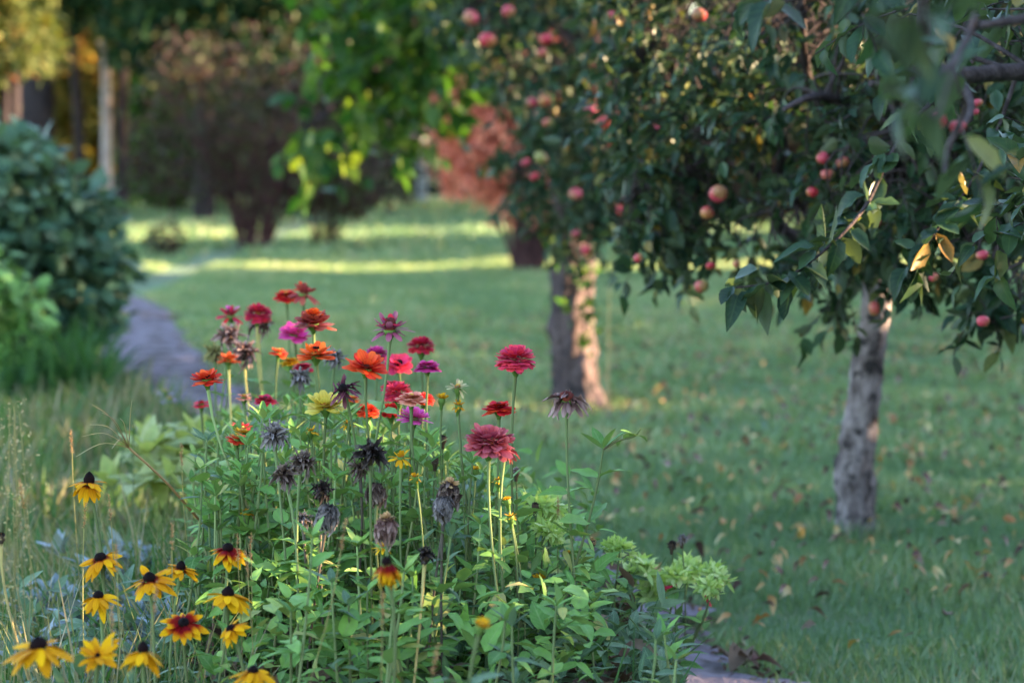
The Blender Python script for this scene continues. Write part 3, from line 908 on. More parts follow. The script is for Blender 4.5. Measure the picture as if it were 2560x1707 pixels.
MAR = [
 (1105, 997, 32, 4.95, 'daisy', 'gold', 'orange marigold with a cup of upright petals on a bare thin stem'),
 (1144, 970, 50, 4.95, 'ragged', 'straw', 'straw coloured faded marigold seen edge on'),
 (1146, 1014, 36, 4.95, 'ragged', 'gold', 'ragged orange marigold just under the straw coloured one'),
 (870, 1060, 34, 5.0, 'ragged', 'gold', 'shaggy orange marigold right of the pale yellow zinnia stem'),
 (1189, 1174, 22, 5.1, 'daisy', 'gold', 'tiny closed orange marigold under the big faded rose zinnia'),
 (1038, 1193, 28, 4.8, 'ragged', 'gold', 'little orange marigold beside the mop-like dead zinnia'),
 (1244, 1201, 24, 4.8, 'ragged', 'gold', 'tiny orange marigold between the two stems of the faded rose zinnia'),
 (1268, 1250, 22, 4.8, 'daisy', 'gold', 'tiny orange marigold touching a stem at mid height'),
 (1276, 1292, 28, 4.7, 'ragged', 'gold', 'orange marigold left of the pale green bracts'),
 (1351, 1449, 36, 5.0, 'daisy', 'gold', 'bright yellow marigold low among the stems near the path'),
 (1424, 1384, 20, 5.2, 'ragged', 'gold', 'tiny orange marigold in front of the bare soil'),
 (1681, 1665, 22, 5.2, 'ragged', 'gold', 'orange marigold lowest of all, over the edge of the path'),
]
for X, Y, w, d, kind, c, lab in MAR:
    flower('marigold', 'marigold', zinnia_head(kind, c, w, d), X, Y, d, (random.Random(X).uniform(-.2, .2), -.2, 1), lab, group='marigolds in the flower bed',
           r_stem=.0018, leaf='bleaf', T=NARROW, L=(.05, .08), f0=.3, f1=.85, step=.05, opposite=False, lean=random.Random(Y).uniform(-.05, .05))


def rud_head(w, d, color, el, tall, n=16, cone='conedark', jit=13, nocone=False, drop=0.10):
    Rr = w * .4 / F * d / 2 * 1.03

    def fn(root, pos, axis, rng):
        B = basis(axis)
        mb = MB()
        rc = Rr * .26
        ring(mb, rng, PETL, n, Rr * .9 / max(.55, math.cos(math.radians(el))) ** .5, Rr * 1.0, el, rc * .55, 0, B, pos, jit, azjit=.16, lj=.15, drop=drop, roll=.3)
        ring(mb, rng, PETL, n - 6, Rr * .82, Rr * .95, el + 7, rc * .5, .002, B, pos, jit, azjit=.2, lj=.12, drop=.25)
        hd = mb.build('flower_head', M[color], root)
        cm = MB()
        if nocone:
            dome(cm, rng, rc * .5, rc * .2, B, pos)
        else:
            h = rc * tall
            prof = [(rc * .8, -.002), (rc * 1.0, h * .18), (rc * 1.0, h * .38), (rc * .82, h * .62), (rc * .52, h * .84), (rc * .12, h)]
            cm.lathe(prof, 14, B, pos, .5, lambda V: rc * .05 * np.sin(V * 900 + V[..., ::-1] * 700))
        cm.build('flower_centre', M[cone], hd)
        calyx_mesh(rc * 1.0, B, np.asarray(pos) - B[:, 2] * .003, rng).build('calyx', M['calyx'], hd)
    return fn


BL = 'black_eyed_susan'
RUD = [
 (223, 1206, 104, 4.9, 'rudb', -24, 2.1, (0, -.05), .0, 'yellow coneflower with a tall pointed black cone, standing high above the rest'),
 (252, 1396, 112, 4.6, 'rudb', -14, 1.2, (-.2, -.25), .10, 'yellow coneflower with raised petals behind a grass ear, upper in the grass'),
 (246, 1490, 104, 4.45, 'rudbyel', -18, 1.2, (-.05, -.2), .04, 'yellow coneflower with a small brown cone under the one behind the grass ear'),
 (374, 1448, 118, 4.45, 'rudb', -10, 1.4, (-.05, -.3), .03, 'large yellow coneflower overlapping its neighbour in the middle of the group'),
 (452, 1420, 92, 4.6, 'rudb', -6, 1.7, (.1, -.15), .0, 'yellow coneflower with dark red petal bases half behind its large neighbour'),
 (570, 1372, 104, 4.6, 'rudbred', -20, 1.3, (.0, -.3), .0, 'yellow coneflower with red brown petal bases nearest the zinnia leaves, upper one'),
 (570, 1486, 120, 4.4, 'rudbyel', -22, 1.5, (.02, -.15), -.02, 'pure yellow coneflower with drooping petals and a round dark cone'),
 (459, 1556, 108, 4.25, 'rudbred', -4, .9, (.05, -.75), .0, 'coneflower with a wide rust red ring facing forward'),
 (577, 1570, 84, 4.25, 'rudb', -12, 1.0, (-.6, -.5), .06, 'yellow coneflower turned sideways with its black cone showing'),
 (97, 1616, 178, 3.7, 'rudbyel', -12, 1.2, (-.12, -.12), .04, 'widest yellow coneflower with long uneven petals, out of focus'),
 (244, 1636, 104, 3.9, 'rudbyel', 30, 1.0, (.05, -.5), .02, 'all yellow cup-shaped coneflower without a dark cone'),
 (357, 1628, 112, 3.9, 'rudbyel', -26, 1.9, (.05, .1), .0, 'coneflower with a tall brown cone and drooping amber petals'),
 (632, 1678, 112, 4.0, 'rudbyel', -18, 1.2, (.0, -.1), .03, 'yellow coneflower lowest of the group beside the zinnia leaves'),
 (966, 1408, 100, 3.8, 'rudbred', -52, 1.6, (-.1, -.15), .0, 'red and yellow coneflower with petals hanging straight down, alone among the zinnias'),
]
for X, Y, w, d, c, el, tall, tilt, lean, lab in RUD:
    flower(BL, 'coneflower', rud_head(w, d, c, el, tall, nocone='without' in lab), X, Y, d, (tilt[0], tilt[1], 1), lab, group='yellow coneflowers in the grass',
           leaf='bleaf', T=LANCE, L=(.06, .10), f0=.15, f1=.62, step=.08, opposite=False, lean=lean, r_stem=.0028)
flower(BL, 'coneflower', zinnia_head('dryhang', 'black', 26, 4.6), 2, 1340, 4.6, (0, 0, 1), 'black dead coneflower on a bare straw stem at the frame edge', stem='goldstem', leaves=False,
       group='yellow coneflowers in the grass', lean=.1)
flower(BL, 'coneflower', zinnia_head('daisy', 'gold', 46, 3.6), 1203, 1566, 3.6, (.3, -.35, 1), 'half open yellow bud out of focus in front of the zinnia leaves', leaf='bleaf', T=OV,
       L=(.07, .1), f0=.4, f1=.93, step=.06, lean=-.05, group='yellow coneflowers in the grass')
flower('yarrow', 'yarrow', zinnia_head('umbel', 'lilac', 46, 8.2), 413, 978, 8.2, (0, 0, 1), 'pale lilac flower umbel in front of the grey path, upper of the pair', leaf='bleaf', T=NARROW, L=(.05, .08), opposite=False)
flower('yarrow', 'yarrow', zinnia_head('umbel', 'lilac', 48, 8.0), 425, 997, 8.0, (0, 0, 1), 'pale lilac flower umbel in front of the grey path, lower of the pair', leaf='bleaf', T=NARROW, L=(.05, .08), opposite=False)
flower('yarrow', 'yarrow', zinnia_head('umbel', 'lilac', 30, 7.2), 333, 1068, 7.2, (0, 0, 1), 'small mauve flower umbel beside the pale green rosette', leaf='bleaf', T=NARROW, L=(.05, .08), opposite=False)
for X, Y, w, d, c, lab in [(1680, 1361, 26, 5.6, 'black', 'dark round seed head on a thin stem over the lawn, lower of the pair'),
                           (1706, 1346, 28, 5.6, 'grey', 'pale grey round seed head on a thin stem over the lawn, upper of the pair'),
                           (1481, 1352, 22, 5.2, 'tan', 'rusty brown bud on a yellow stem beside the soil'),
                           (1291, 1176, 22, 5.1, 'grey', 'small grey seed head on a stem beside the faded rose zinnia'),
                           (1108, 1095, 20, 5.1, 'black', 'small black seed head beside the orange marigold stems'),
                           (1088, 1150, 22, 5.0, 'brown', 'small brown seed head lower beside the marigold stems'),
                           (1338, 1262, 18, 5.1, 'black', 'black seed head topping the pale green bracts')]:
    flower('seed_head', 'seed head', zinnia_head('drypom', c, w, d), X, Y, d, (.05, -.1, 1), lab, leaves=False, r_stem=.0016, lean=-.03, thick=1.2, group='round seed heads on bare stems')

# the fly in the orange zinnia
fp = at(785, 868, 5.27)
fb = MB()
for px, rr in ((0, .0028), (.004, .0035), (.009, .003)):
    fb.lathe([(rr * math.sin(k / 5 * math.pi) + 1e-4, rr * -math.cos(k / 5 * math.pi)) for k in range(6)], 8, None, (px, 0, 0))
fly = fb.build('fly', M['conedark'])
fly.location = tuple(fp)
tag(fly, 'tiny dark fly sitting in the large bright orange zinnia', 'fly')


# ------------------------------------------------------------------ pale bract plants by the path and leafy stems
def bract_cluster(mb, rng, pos, R, n=26):
    for k in range(n):
        d = nrm(rng.normal(0, 1, 3) + [0, 0, .5])
        p = pos + d * R * rng.uniform(.1, .7) * [1, 1, .7]
        B = basis(d + rng.normal(0, .3, 3))
        ring(mb, rng, LANCE[0] if k % 3 else OV[0], 5, R * rng.uniform(.4, .7), R * rng.uniform(.45, .7), 42, .001, 0, B, p, 12)


def bract_plant(X, Yb, d, heads, label):
    rng = nrng()
    base = np.array([at(X, 1000, d)[0], d, 0])
    root = empty('bract_plant', base, label, 'plant', 'pale green bract plants by the path')
    sm, lm = MB(), MB()
    fork = None
    hm_all = []
    for (hx, hy, w) in heads:
        top = at(hx, hy, d + rng.normal(0, .05)) - base
        cv = stem_curve((0, 0, 0), top, (top[0] * .8, 0, 1), rng, bow=.02)
        sm.tube(cv, np.linspace(.0042, .002, len(cv)), 6, rng.random())
        leaf_pairs(lm, rng, cv, .35, .95, .075, .05, .085, OV)
        cm = MB()
        bract_cluster(cm, rng, top, w * .4 / F * d / 2 * 1.5)
        hm_all.append(cm)
    sm.build('stem', M['stem'], root)
    lm.build('foliage', M['zleaf'], root)
    for cm in hm_all:
        cm.build('bract_cluster', M['yleaf'], root)
    return root


bract_plant(1560, 0, 5.5, [(1606, 1430, 80), (1640, 1482, 90), (1560, 1490, 70)], 'pale green plant with two star-shaped bract clusters over the path edge')
bract_plant(1625, 0, 5.6, [(1726, 1424, 76), (1784, 1438, 74), (1775, 1468, 60), (1692, 1440, 60)], 'pale green plant leaning furthest over the lawn with the widest bract clusters')
bract_plant(1500, 0, 5.4, [(1549, 1376, 66), (1480, 1500, 60)], 'pale green plant with one round papery pod above brown buds')
bract_plant(1330, 0, 5.1, [(1358, 1270, 92), (1372, 1330, 66)], 'pale green bract plant standing beside the shrivelled maroon zinnia stem')
for (X, Y, ax, lab) in [(1766, 1494, (.5, 0, -1), 'thin pink tubular flower hanging under the widest bract clusters'), (1682, 1463, (-1, 0, -.3), 'thin pink tubular flower between the two bract plants')]:
    p = at(X, Y, 5.55)
    mb = MB()
    a = nrm(ax)
    mb.tube([-a * .016, a * .0, a * .012, a * .017], [.0018, .0022, .0045, .002], 8, .5)
    ring(mb, nrng(), OV[0], 4, .012, .01, 40, .002, .0, basis(a), a * .014)
    o = mb.build('tubular_flower', M['coral'])
    o.location = tuple(p)
    tag(o, lab, 'flower')


def leafy_stem(X, Y, d, lean, label, group=None, L=(.07, .11), leaf='zleaf', st='stem', step=.1, f0=.15, T=None, tops=True, rmul=1.0, name='leafy_plant'):
    rng = nrng()
    top = at(X, Y, d)
    base = np.array([top[0] + lean, d + rng.normal(0, .05), 0])
    root = empty(name, base, label, 'leafy stem', group)
    cv = stem_curve((0, 0, 0), top - base, (-lean * .8, 0, 1), rng)
    MB().tube(cv, np.linspace(.0045, .0022, len(cv)), 6, rng.random()).build('stem', M[st], root)
    lm = MB()
    leaf_pairs(lm, rng, cv, f0, .97, step, L[0], L[1], T or OV, rmul=rmul)
    if tops:
        ring(lm, rng, LANCE[0], 4, L[0] * .8, L[0] * .8, 40, .002, 0, basis((0, 0, 1)), top - base)
    lm.build('foliage', M[leaf], root)
    return root


tall = leafy_stem(1508, 1120, 4.9, -.13, 'tall leafy stem without a flower standing clear against the lawn, its tip arching sideways', L=(.085, .12), step=.12, f0=.5)
_b = np.array(tall.location)
_t = at(1508, 1122, 4.9) - _b
_cv = lerp_curve([_t, at(1545, 1100, 4.9) - _b, at(1585, 1090, 4.88) - _b, at(1602, 1070, 4.86) - _b], 10)
MB().tube(_cv, np.linspace(.0026, .0016, 10), 6, .5).build('side_shoot', M['stem'], tall)
_lm = MB()
leaf_pairs(_lm, np.random.default_rng(8), _cv, .45, 1.0, .026, .055, .08, LANCE)
_lm.build('shoot_foliage', M['zleaf'], tall)

# the mass of leafy stems in the bed: silhouette height by column
TOPX = [440, 520, 600, 700, 800, 950, 1100, 1200, 1300, 1400, 1500, 1620, 1760]
TOPY = [1180, 1010, 960, 940, 985, 1040, 1070, 1150, 1220, 1340, 1420, 1500, 1590]
rs = np.random.default_rng(77)
for i in range(292):
    X = rs.uniform(470, 1400) if i < 118 else rs.uniform(1360, 1700)
    yt = np.interp(X, TOPX, TOPY)
    fr = rs.random() ** 1.7
    Y = yt + fr * (1600 - yt) * .8 + rs.uniform(15, 70)
    d = 6.0 - 1.8 * fr + rs.normal(0, .3)
    d = max(4.2, min(d, 6.6))
    if X < 660:
        d = max(d, 5.0)
    if i >= 142:          # the fresh upper storey between the blooms
        X = rs.uniform(480, 1300)
        Y = np.interp(X, TOPX, TOPY) + 20 + 240 * rs.random() ** 1.2 + (75 if X < 740 else 0)
        d = rs.uniform(4.9, 6.1)
    kind = rs.random() * (.7 if i >= 142 else 1)
    if kind < .72:
        leafy_stem(X, Y, d, rs.normal(0, .06), 'broad-leaved green zinnia stem without a flower, part of the leafy bed', 'flowerless leafy stems filling the bed',
                   L=(.058, .095), st='stem' if rs.random() < .7 else 'redstem', step=.085)
    else:
        leafy_stem(X, Y, d, rs.normal(0, .06), 'narrow-leaved bluish green stem without a flower, part of the leafy bed', 'flowerless narrow-leaved stems filling the bed',
                   L=(.06, .09), leaf='bleaf', T=LANCE, step=.05)

# low tangle under the stems
rng = np.random.default_rng(31)


def undergrowth(name, n, fx, label, mats, T, L, zmax, seed, hmin=.02, dead=False):
    rng = np.random.default_rng(seed)
    P = fx(rng, n)
    n = len(P)
    az = rng.uniform(0, 6.28, n)
    el = np.radians(rng.normal(15, 28, n))
    D = np.stack([np.cos(az) * np.cos(el), np.sin(az) * np.cos(el), np.sin(el)], -1)
    U = np.stack([rng.normal(0, .4, n), rng.normal(0, .4, n), np.ones(n)], -1)
    mb = MB()
    R = frames(D, U)
    pick = rng.integers(0, len(T), n)
    for k, t in enumerate(T):
        m = pick == k
        mb.inst(t, P[m], R[m], rng.uniform(L[0], L[1], m.sum()), rng.random(m.sum()))
    return tag(mb.build(name, mats), label, 'undergrowth', kind='stuff')


def bed_points(zlo, zhi, xlo=520, xhi=1500, d0=4.3, d1=6.6):
    def fx(rng, n):
        X = rng.uniform(xlo, xhi, n)
        d = rng.uniform(d0, d1, n)
        p = np.stack([(X * .4 - 512) / F * d, d, rng.uniform(zlo, zhi, n)], -1)
        dx, pw = path_dist(p[:, 0], p[:, 1])
        return p[dx < -pw * .8]
    return fx


undergrowth('undergrowth', 6200, bed_points(.05, .58), 'low tangle of broad green leaves beneath the zinnia flowers', M['zleaf'], OV + LANCE, (.03, .068), .5, 41)
undergrowth('marigold_undergrowth', 3600, bed_points(.03, .42, 1000, 1700, 4.4, 6.2), 'fine narrow marigold leaves filling the bed edge near the path', M['bleaf'], NARROW + LANCE, (.05, .09), .4, 42)
undergrowth('dead_undergrowth', 2600, bed_points(.02, .40, 500, 1600), 'brown withered leaves lying low between the stems', M['dead'], OV + LANCE, (.04, .09), .4, 43)

# ------------------------------------------------------------------ wild grass, silver plants, rosette, dry stalks
def wild(name, n, X0, X1, d0, d1, h0, h1, seed, label, rlo, rhi, T=THIN, wm=1.0, zlim=None):
    rng = np.random.default_rng(seed)
    X = rng.uniform(X0, X1, n)
    d = rng.uniform(d0, d1, n)
    x = (X * .4 - 512) / F * d
    dx, pw = path_dist(x, d)
    ok = dx < -pw * .9
    x, d = x[ok], d[ok]
    n = len(x)
    cl = .5 + .5 * np.sin(x * 5 + np.sin(d * 4)) * np.cos(d * 4.3 + x)
    h = rng.uniform(h0, h1, n) * (.65 + .5 * cl)
    az = rng.uniform(0, 6.28, n)
    el = np.radians(rng.uniform(48, 86, n))
    D = np.stack([np.cos(az) * np.cos(el), np.sin(az) * np.cos(el), np.sin(el)], -1)
    mb = MB()
    mb.inst(T, np.stack([x, d, np.full(n, .01)], -1), frames(D, rng.normal(0, 1, (n, 3))), np.stack([np.full(n, .38) * wm * rng.uniform(.6, 1.4, n), h, h], -1),
            np.clip(rlo + (rhi - rlo) * (rng.random(n) * .7 + .3 * cl), 0, 1))
    return tag(mb.build(name, M['wild']), label, 'grass', kind='stuff')


wild('wild_grass', 9000, -40, 640, 3.4, 6.4, .15, .40, 51, 'thin green and straw coloured grass blades between the yellow coneflowers', 0, .7)
wild('straw_grass', 2600, -40, 620, 3.4, 7.0, .2, .5, 52, 'dry straw coloured grass stalks among the coneflowers', .6, 1, wm=.7)
wild('meadow_grass', 9000, -60, 620, 6.0, 12.5, .12, .3, 53, 'soft blurred meadow grass behind the coneflowers before the path', .25, 1.0, wm=2.0)
wild('bed_grass', 4200, 520, 1500, 4.2, 6.4, .25, .5, 54, 'thin grass blades growing between the zinnia stems', 0, .8)


def coneleaf(seed):
    rng = np.random.default_rng(seed)
    n = 1100
    X = rng.uniform(-30, 640, n)
    d = rng.uniform(3.9, 5.6, n)
    mb = MB()
    p = np.stack([(X * .4 - 512) / F * d, d, rng.uniform(.08, .40, n)], -1)
    az = rng.uniform(0, 6.28, n)
    el = np.radians(rng.normal(30, 25, n))
    D = np.stack([np.cos(az) * np.cos(el), np.sin(az) * np.cos(el), np.sin(el)], -1)
    R = frames(D, np.stack([rng.normal(0, .3, n), rng.normal(0, .3, n), np.ones(n)], -1))
    for k, t in enumerate(LANCE):
        m = np.arange(n) % 3 == k
        mb.inst(t, p[m], R[m], rng.uniform(.045, .095, m.sum()), rng.random(m.sum()))
    return tag(mb.build('coneflower_undergrowth', M['bleaf']), 'bluish green lance-shaped leaves low among the coneflowers', 'undergrowth', kind='stuff')


coneleaf(61)


def rosette(name, cat, X, d, n, L, W, mat, label, group=None, z=0.02, el=(20, 70), T=OV, stemh=0.0):
    rng = nrng()
    base = np.array([(X * .4 - 512) / F * d, d, 0])
    mb = MB()
    for k in range(stemh and 5 or 1):
        for e in np.linspace(el[0], el[1], 4):
            ring(mb, rng, T[rng.integers(0, len(T))], n, L * rng.uniform(.7, 1.1), L * W, e, .01, z + (stemh * k / 5), basis((rng.normal(0, .2), rng.normal(0, .2), 1)),
                 np.array([rng.normal(0, .05), rng.normal(0, .05), 0]), 14)
    if z > .1:
        for k in range(4):
            mb.tube([rng.normal(0, .03, 3) * [1, 1, 0], (rng.normal(0, .02), rng.normal(0, .02), z * .6), (rng.normal(0, .05), rng.normal(0, .05), z + stemh * .7)], .005, 5, .1)
    o = mb.build(name, mat)
    o.location = tuple(base)
    return tag(o, label, cat, group)


rosette('pale_rosette', 'plant', 395, 7.6, 5, .11, 1.0, M['hosta'], 'pale yellow green broad-leaved plant blurred beside the zinnias', z=.38, el=(0, 60), stemh=.11)
rosette('pale_rosette', 'plant', 462, 7.8, 5, .11, 1.0, M['hosta'], 'pale yellow green plant standing just behind its broad-leaved twin', z=.40, el=(0, 60), stemh=.11)
SIL = [(150, 6.0), (210, 5.7), (330, 6.3), (390, 5.9), (470, 6.2), (120, 5.2), (285, 5.4), (430, 5.5), (350, 5.1), (540, 5.8), (235, 6.6)]
for X, d in SIL:
    rosette('silver_plant', 'plant', X, d, 7, .095, .75, M['silver'], 'silvery blue-grey leaved plant spreading low in the grass behind the coneflowers', 'silver-leaved plants low in the grass', z=.05,
            el=(5, 65), T=OV, stemh=.30)

# tufted green grass clump by the path
wild('tall_path_grass', 1300, -40, 235, 12.0, 14.2, .25, .5, 55, 'dark green grass growing at the foot of the big leafy shrub', 0, .25, wm=4)


def plume(X, Y0, Y1, d, label):
    rng = nrng()
    base = np.array([at(X + 40, Y1, d)[0], d, 0])
    root = empty('grass_plume', base, label, 'grass plume')
    sm, hm = MB(), MB()
    P = []
    for k in range(6):
        top = at(X + rng.normal(0, 12), Y0 + rng.uniform(0, 110), d + rng.normal(0, .04)) - base
        cv = stem_curve(rng.normal(0, .02, 3) * [1, 1, 0], top, (top[0], 0, 1), rng)
        sm.tube(cv, .0009, 4, rng.random())
        for j in range(60):
            f = rng.uniform(.6, 1)
            p = np.array([np.interp(f * (len(cv) - 1), np.arange(len(cv)), cv[:, q]) for q in range(3)]) + rng.normal(0, .014, 3)
            P.append(p)
    P = np.array(P)
    hm.inst(FLORET, P, frames(rng.normal(0, 1, (len(P), 3)), rng.normal(0, 1, (len(P), 3))), rng.uniform(.004, .008, len(P)), rng.random(len(P)))
    sm.build('stem', M['olive'], root)
    hm.build('seed_spray', M['straw'], root)


plume(34, 985, 1300, 4.2, 'feathery pale grass plume rising at the edge of the frame')


def dry_stalk():
    rng = nrng()
    p0, f0_ = at(495, 1295, 5.2), at(322, 1118, 5.0)
    base = p0 + (p0 - f0_) * (p0[2] / max(.05, f0_[2] - p0[2])) * .9
    base[2] = 0
    root = empty('dry_grass_stalk', base, 'long tan grass stalk leaning over and fanning into thin strands', 'grass stalk')
    fork = f0_ - base
    cv = lerp_curve([(0, 0, 0), p0 - base, (p0 - base) * .5 + fork * .5 + [0, 0, .008], fork], 24)
    sm = MB()
    sm.tube(cv, np.linspace(.003, .0024, 24), 6, .6)
    sm.build('stem', M['tan'], root)
    fm = MB()
    for (ex, ey) in [(205, 1090), (225, 1060), (255, 1030), (280, 1120), (300, 1045), (190, 1140), (330, 1000), (230, 1010)]:
        e = at(ex, ey, 4.9) - base
        mid = (fork + e) / 2 + [0, 0, .018]
        fm.tube(lerp_curve([fork, mid, e], 10), np.linspace(.0013, .0005, 10), 4, rng.random())
    fm.build('seed_strand', M['straw'], root)


dry_stalk()


def foxtail(X, Y, d, lean, L=.05):
    rng = nrng()
    top = at(X, Y, d)
    base = np.array([top[0] + lean, d, 0])
    root = empty('grass_ear', base, 'thin grass stalk with a small furry straw coloured ear', 'grass ear', 'furry grass ears among the coneflowers')
    cv = stem_curve((0, 0, 0), top - base, (-lean, 0, 1), rng)
    MB().tube(cv, .001, 4, rng.random()).build('stem', M['olive'], root)
    a = nrm(cv[-1] - cv[-3] + rng.normal(0, .003, 3))
    n = 80
    f = rng.random(n)
    P = cv[-1] + a * (f * L)[:, None]
    D = nrm(rng.normal(0, 1, (n, 3)) + a * .8)
    em = MB()
    em.inst(FLORET, P, frames(D, rng.normal(0, 1, (n, 3))), np.stack([np.full(n, .003), np.full(n, .006), np.full(n, .006)], -1), rng.random(n))
    em.build('ear', M['tan'], root)


for X, Y, d, lean in [(210, 1320, 4.7, .02), (278, 1302, 4.6, .0), (430, 1375, 4.5, .03), (293, 1430, 4.2, .1), (60, 1270, 4.2, .15), (455, 1165, 5.2, .05), (595, 1402, 4.5, 0), (628, 1400, 4.6, 0),
                      (385, 1530, 4.0, 0), (180, 1130, 5.4, .02), (852, 1372, 4.0, -.12), (955, 1560, 3.8, 0), (280, 1590, 3.9, .05), (1080, 1690, 3.7, -.1), (1395, 1300, 5.1, -.03), (620, 1440, 4.4, .03)]:
    foxtail(X, Y, d, lean)

# ------------------------------------------------------------------ fallen leaves on the lawn
M['leafgold'] = leaf_mat('yellow_fallen_leaf', [(0, (.28, .19, .07)), (.6, (.34, .22, .09)), (1, (.30, .13, .06))], rough=.6, trans=.2, veins=False)
LM = [M['dead'], M['tan'], M['leafgold'], M['pinkbrown'], M['straw']]
LL = [('dark brown', 'dead'), ('tan', 'tan'), ('yellow orange', 'aut'), ('pinkish brown', 'pb'), ('pale straw coloured', 'st')]
lmesh = []
for k in range(5):
    row = []
    for T in (AP[0], AP[2], blade(5, ovate(.32, .5), .5, .5, wave=.35)):
        mb = MB()
        v, q, a = T
        mb.inst((v * [1, 1, 1.0], q, a), [(0, -.5, .1)], np.eye(3)[None], 1.0, [rng.random()])
        me = mb.mesh('fallen_leaf')
        me.materials.append(LM[k])
        row.append(me)
    lmesh.append(row)
rl = np.random.default_rng(9)
cnt = 0
while cnt < 295:
    y = math.sqrt(rl.uniform(6.6 ** 2, 17 ** 2)) if rl.random() < .8 else rl.uniform(6.5, 12)
    x = rl.uniform(-.05, .23) * y if rl.random() < .8 else rl.uniform(-.1, .23) * y
    dx = float(path_dist(x, y)[0])
    if dx < .1 or rl.random() > min(1, .25 + (x / y + .05) * 4.5):
        continue
    k = rl.choice(5, p=[.3, .16, .2, .22, .12])
    o = bpy.data.objects.new('fallen_leaf', lmesh[k][rl.integers(0, 3)])
    COL.objects.link(o)
    s = rl.uniform(.034, .062)
    o.scale = (s, s, s)
    o.location = (x, y, (.03 if y < 8.5 else .055) + rl.uniform(0, .035))
    o.rotation_euler = (rl.normal(0, .45), rl.normal(0, .45), rl.uniform(0, 6.28))
    tag(o, f'{LL[k][0]} fallen apple leaf lying in the lawn grass', 'fallen leaf', f'{LL[k][0]} fallen leaves on the lawn')
    cnt += 1
for k, (cl, _) in enumerate(LL):
    n = (520, 460, 300, 480, 300)[k]
    yy = np.sqrt(rl.uniform(7.2 ** 2, 20 ** 2, n))
    xx = rl.uniform(-.06, .23, n) * yy
    ok = (path_dist(xx, yy)[0] > .15) & (rl.random(n) < .35 + (xx / yy + .06) * 3)
    xx, yy = xx[ok], yy[ok]
    n = len(xx)
    fm = MB()
    fm.inst(AP[2], np.stack([xx, yy, rl.uniform(.045, .09, n)], -1), frames(rl.normal(0, 1, (n, 3)) * [1, 1, .3], rl.normal(0, .35, (n, 3)) + [0, 0, 1]), rl.uniform(.026, .052, n), rl.random(n))
    tag(fm.build('fallen_leaves', LM[k]), f'scatter of small {cl} fallen leaves all over the lawn', 'leaf litter', kind='stuff')
for X, Y, s in [(1850, 1675, .10), (1822, 1668, .09), (1915, 1690, .08), (1870, 1682, .07)]:
    d = gd(Y)
    o = bpy.data.objects.new('fallen_leaf', lmesh[0 if X != 1915 else 3][2])
    COL.objects.link(o)
    p = at(X, Y, d)
    o.location = (p[0], p[1], .045)
    o.scale = (s, s, s * 1.4)
    o.rotation_euler = (.3, -.2, X)
    tag(o, 'large curled dark leaf lying on the edge of the grey path', 'fallen leaf', 'curled leaves on the path edge')


# bits of dead leaf and stalk along the edges of the path
rp_ = np.random.default_rng(91)
n = 800
k = rp_.integers(60, 330, n)
sd_ = np.where(rp_.random(n) < .6, -1, 1) * rp_.uniform(.72, 1.25, n)
lp = np.stack([PATHC[k, 0] + pn[k, 0] * wd[k] * sd_, PATHC[k, 1] + pn[k, 1] * wd[k] * sd_, rp_.uniform(.008, .03, n)], -1) + rp_.normal(0, .02, (n, 3)) * [1, 1, 0]
lt = MB()
for q, t in enumerate(AP):
    m = np.arange(n) % 4 == q
    lt.inst(t, lp[m], frames(rp_.normal(0, 1, (m.sum(), 3)) * [1, 1, .3], rp_.normal(0, .4, (m.sum(), 3)) + [0, 0, 1]), rp_.uniform(.012, .034, m.sum()), rp_.random(m.sum()))
tag(lt.build('path_litter', M['dead']), 'crumbled brown leaf litter along the edges of the grey path', 'leaf litter', kind='stuff')


# ------------------------------------------------------------------ trees
def limb(mb, pts, r0, r1, n=18, sides=9, wob=.0, rng=None, knot=0.0):
    cv = lerp_curve(pts, n)
    rad = np.linspace(r0, r1, n)
    if rng is not None and knot:
        rad = rad * (1 + rng.normal(0, knot, n))
    mb.tube(cv, rad, sides, .5)
    return cv


def trunk_mesh(pts, rads, rng, n=60, sides=28, rough=.035, knots=10, flare=None, roots=()):
    cv = lerp_curve(pts, n)
    f = np.linspace(0, 1, n)
    rad = np.interp(f, np.linspace(0, 1, len(rads)), rads)
    ang = np.linspace(0, 2 * math.pi, sides, endpoint=False)
    V = np.zeros((n, sides, 3))
    kn = [(rng.uniform(.05, .9), rng.uniform(0, 6.28), rng.uniform(.08, .22)) for _ in range(knots)]
    ph = rng.uniform(0, 6.28, 6)
    for i in range(n):
        r = rad[i] * (1 + rough * np.sin(ang * 3 + ph[0] + f[i] * 7) + rough * .8 * np.sin(ang * 9 + ph[2] + 3 * np.sin(f[i] * 31 + ph[3])) * np.sin(f[i] * 47 + ang * 2 + ph[4]) + rough * .7 * np.sin(ang * 7 + ph[1] - f[i] * 23) + rng.normal(0, rough * .35, sides))
        for kf, ka, ks in kn:
            dd = ((f[i] - kf) / .03) ** 2 + (np.angle(np.exp(1j * (ang - ka))) / .45) ** 2
            r = r + rad[i] * ks * np.exp(-dd)
        for ra, amt in roots:
            fall = max(0, 1 - f[i] / .14) ** 2
            r = r + rad[i] * amt * fall * np.exp(-(np.angle(np.exp(1j * (ang - ra))) / .5) ** 2)
        V[i] = cv[i] + np.stack([np.cos(ang) * r, np.sin(ang) * r, np.zeros(sides)], -1)
    mb = MB()
    i_ = np.arange(n - 1)[:, None] * sides
    j = np.arange(sides)[None]
    j2 = (j + 1) % sides
    mb.add(V, np.stack([i_ + j, i_ + j2, i_ + sides + j2, i_ + sides + j], -1))
    return mb, cv


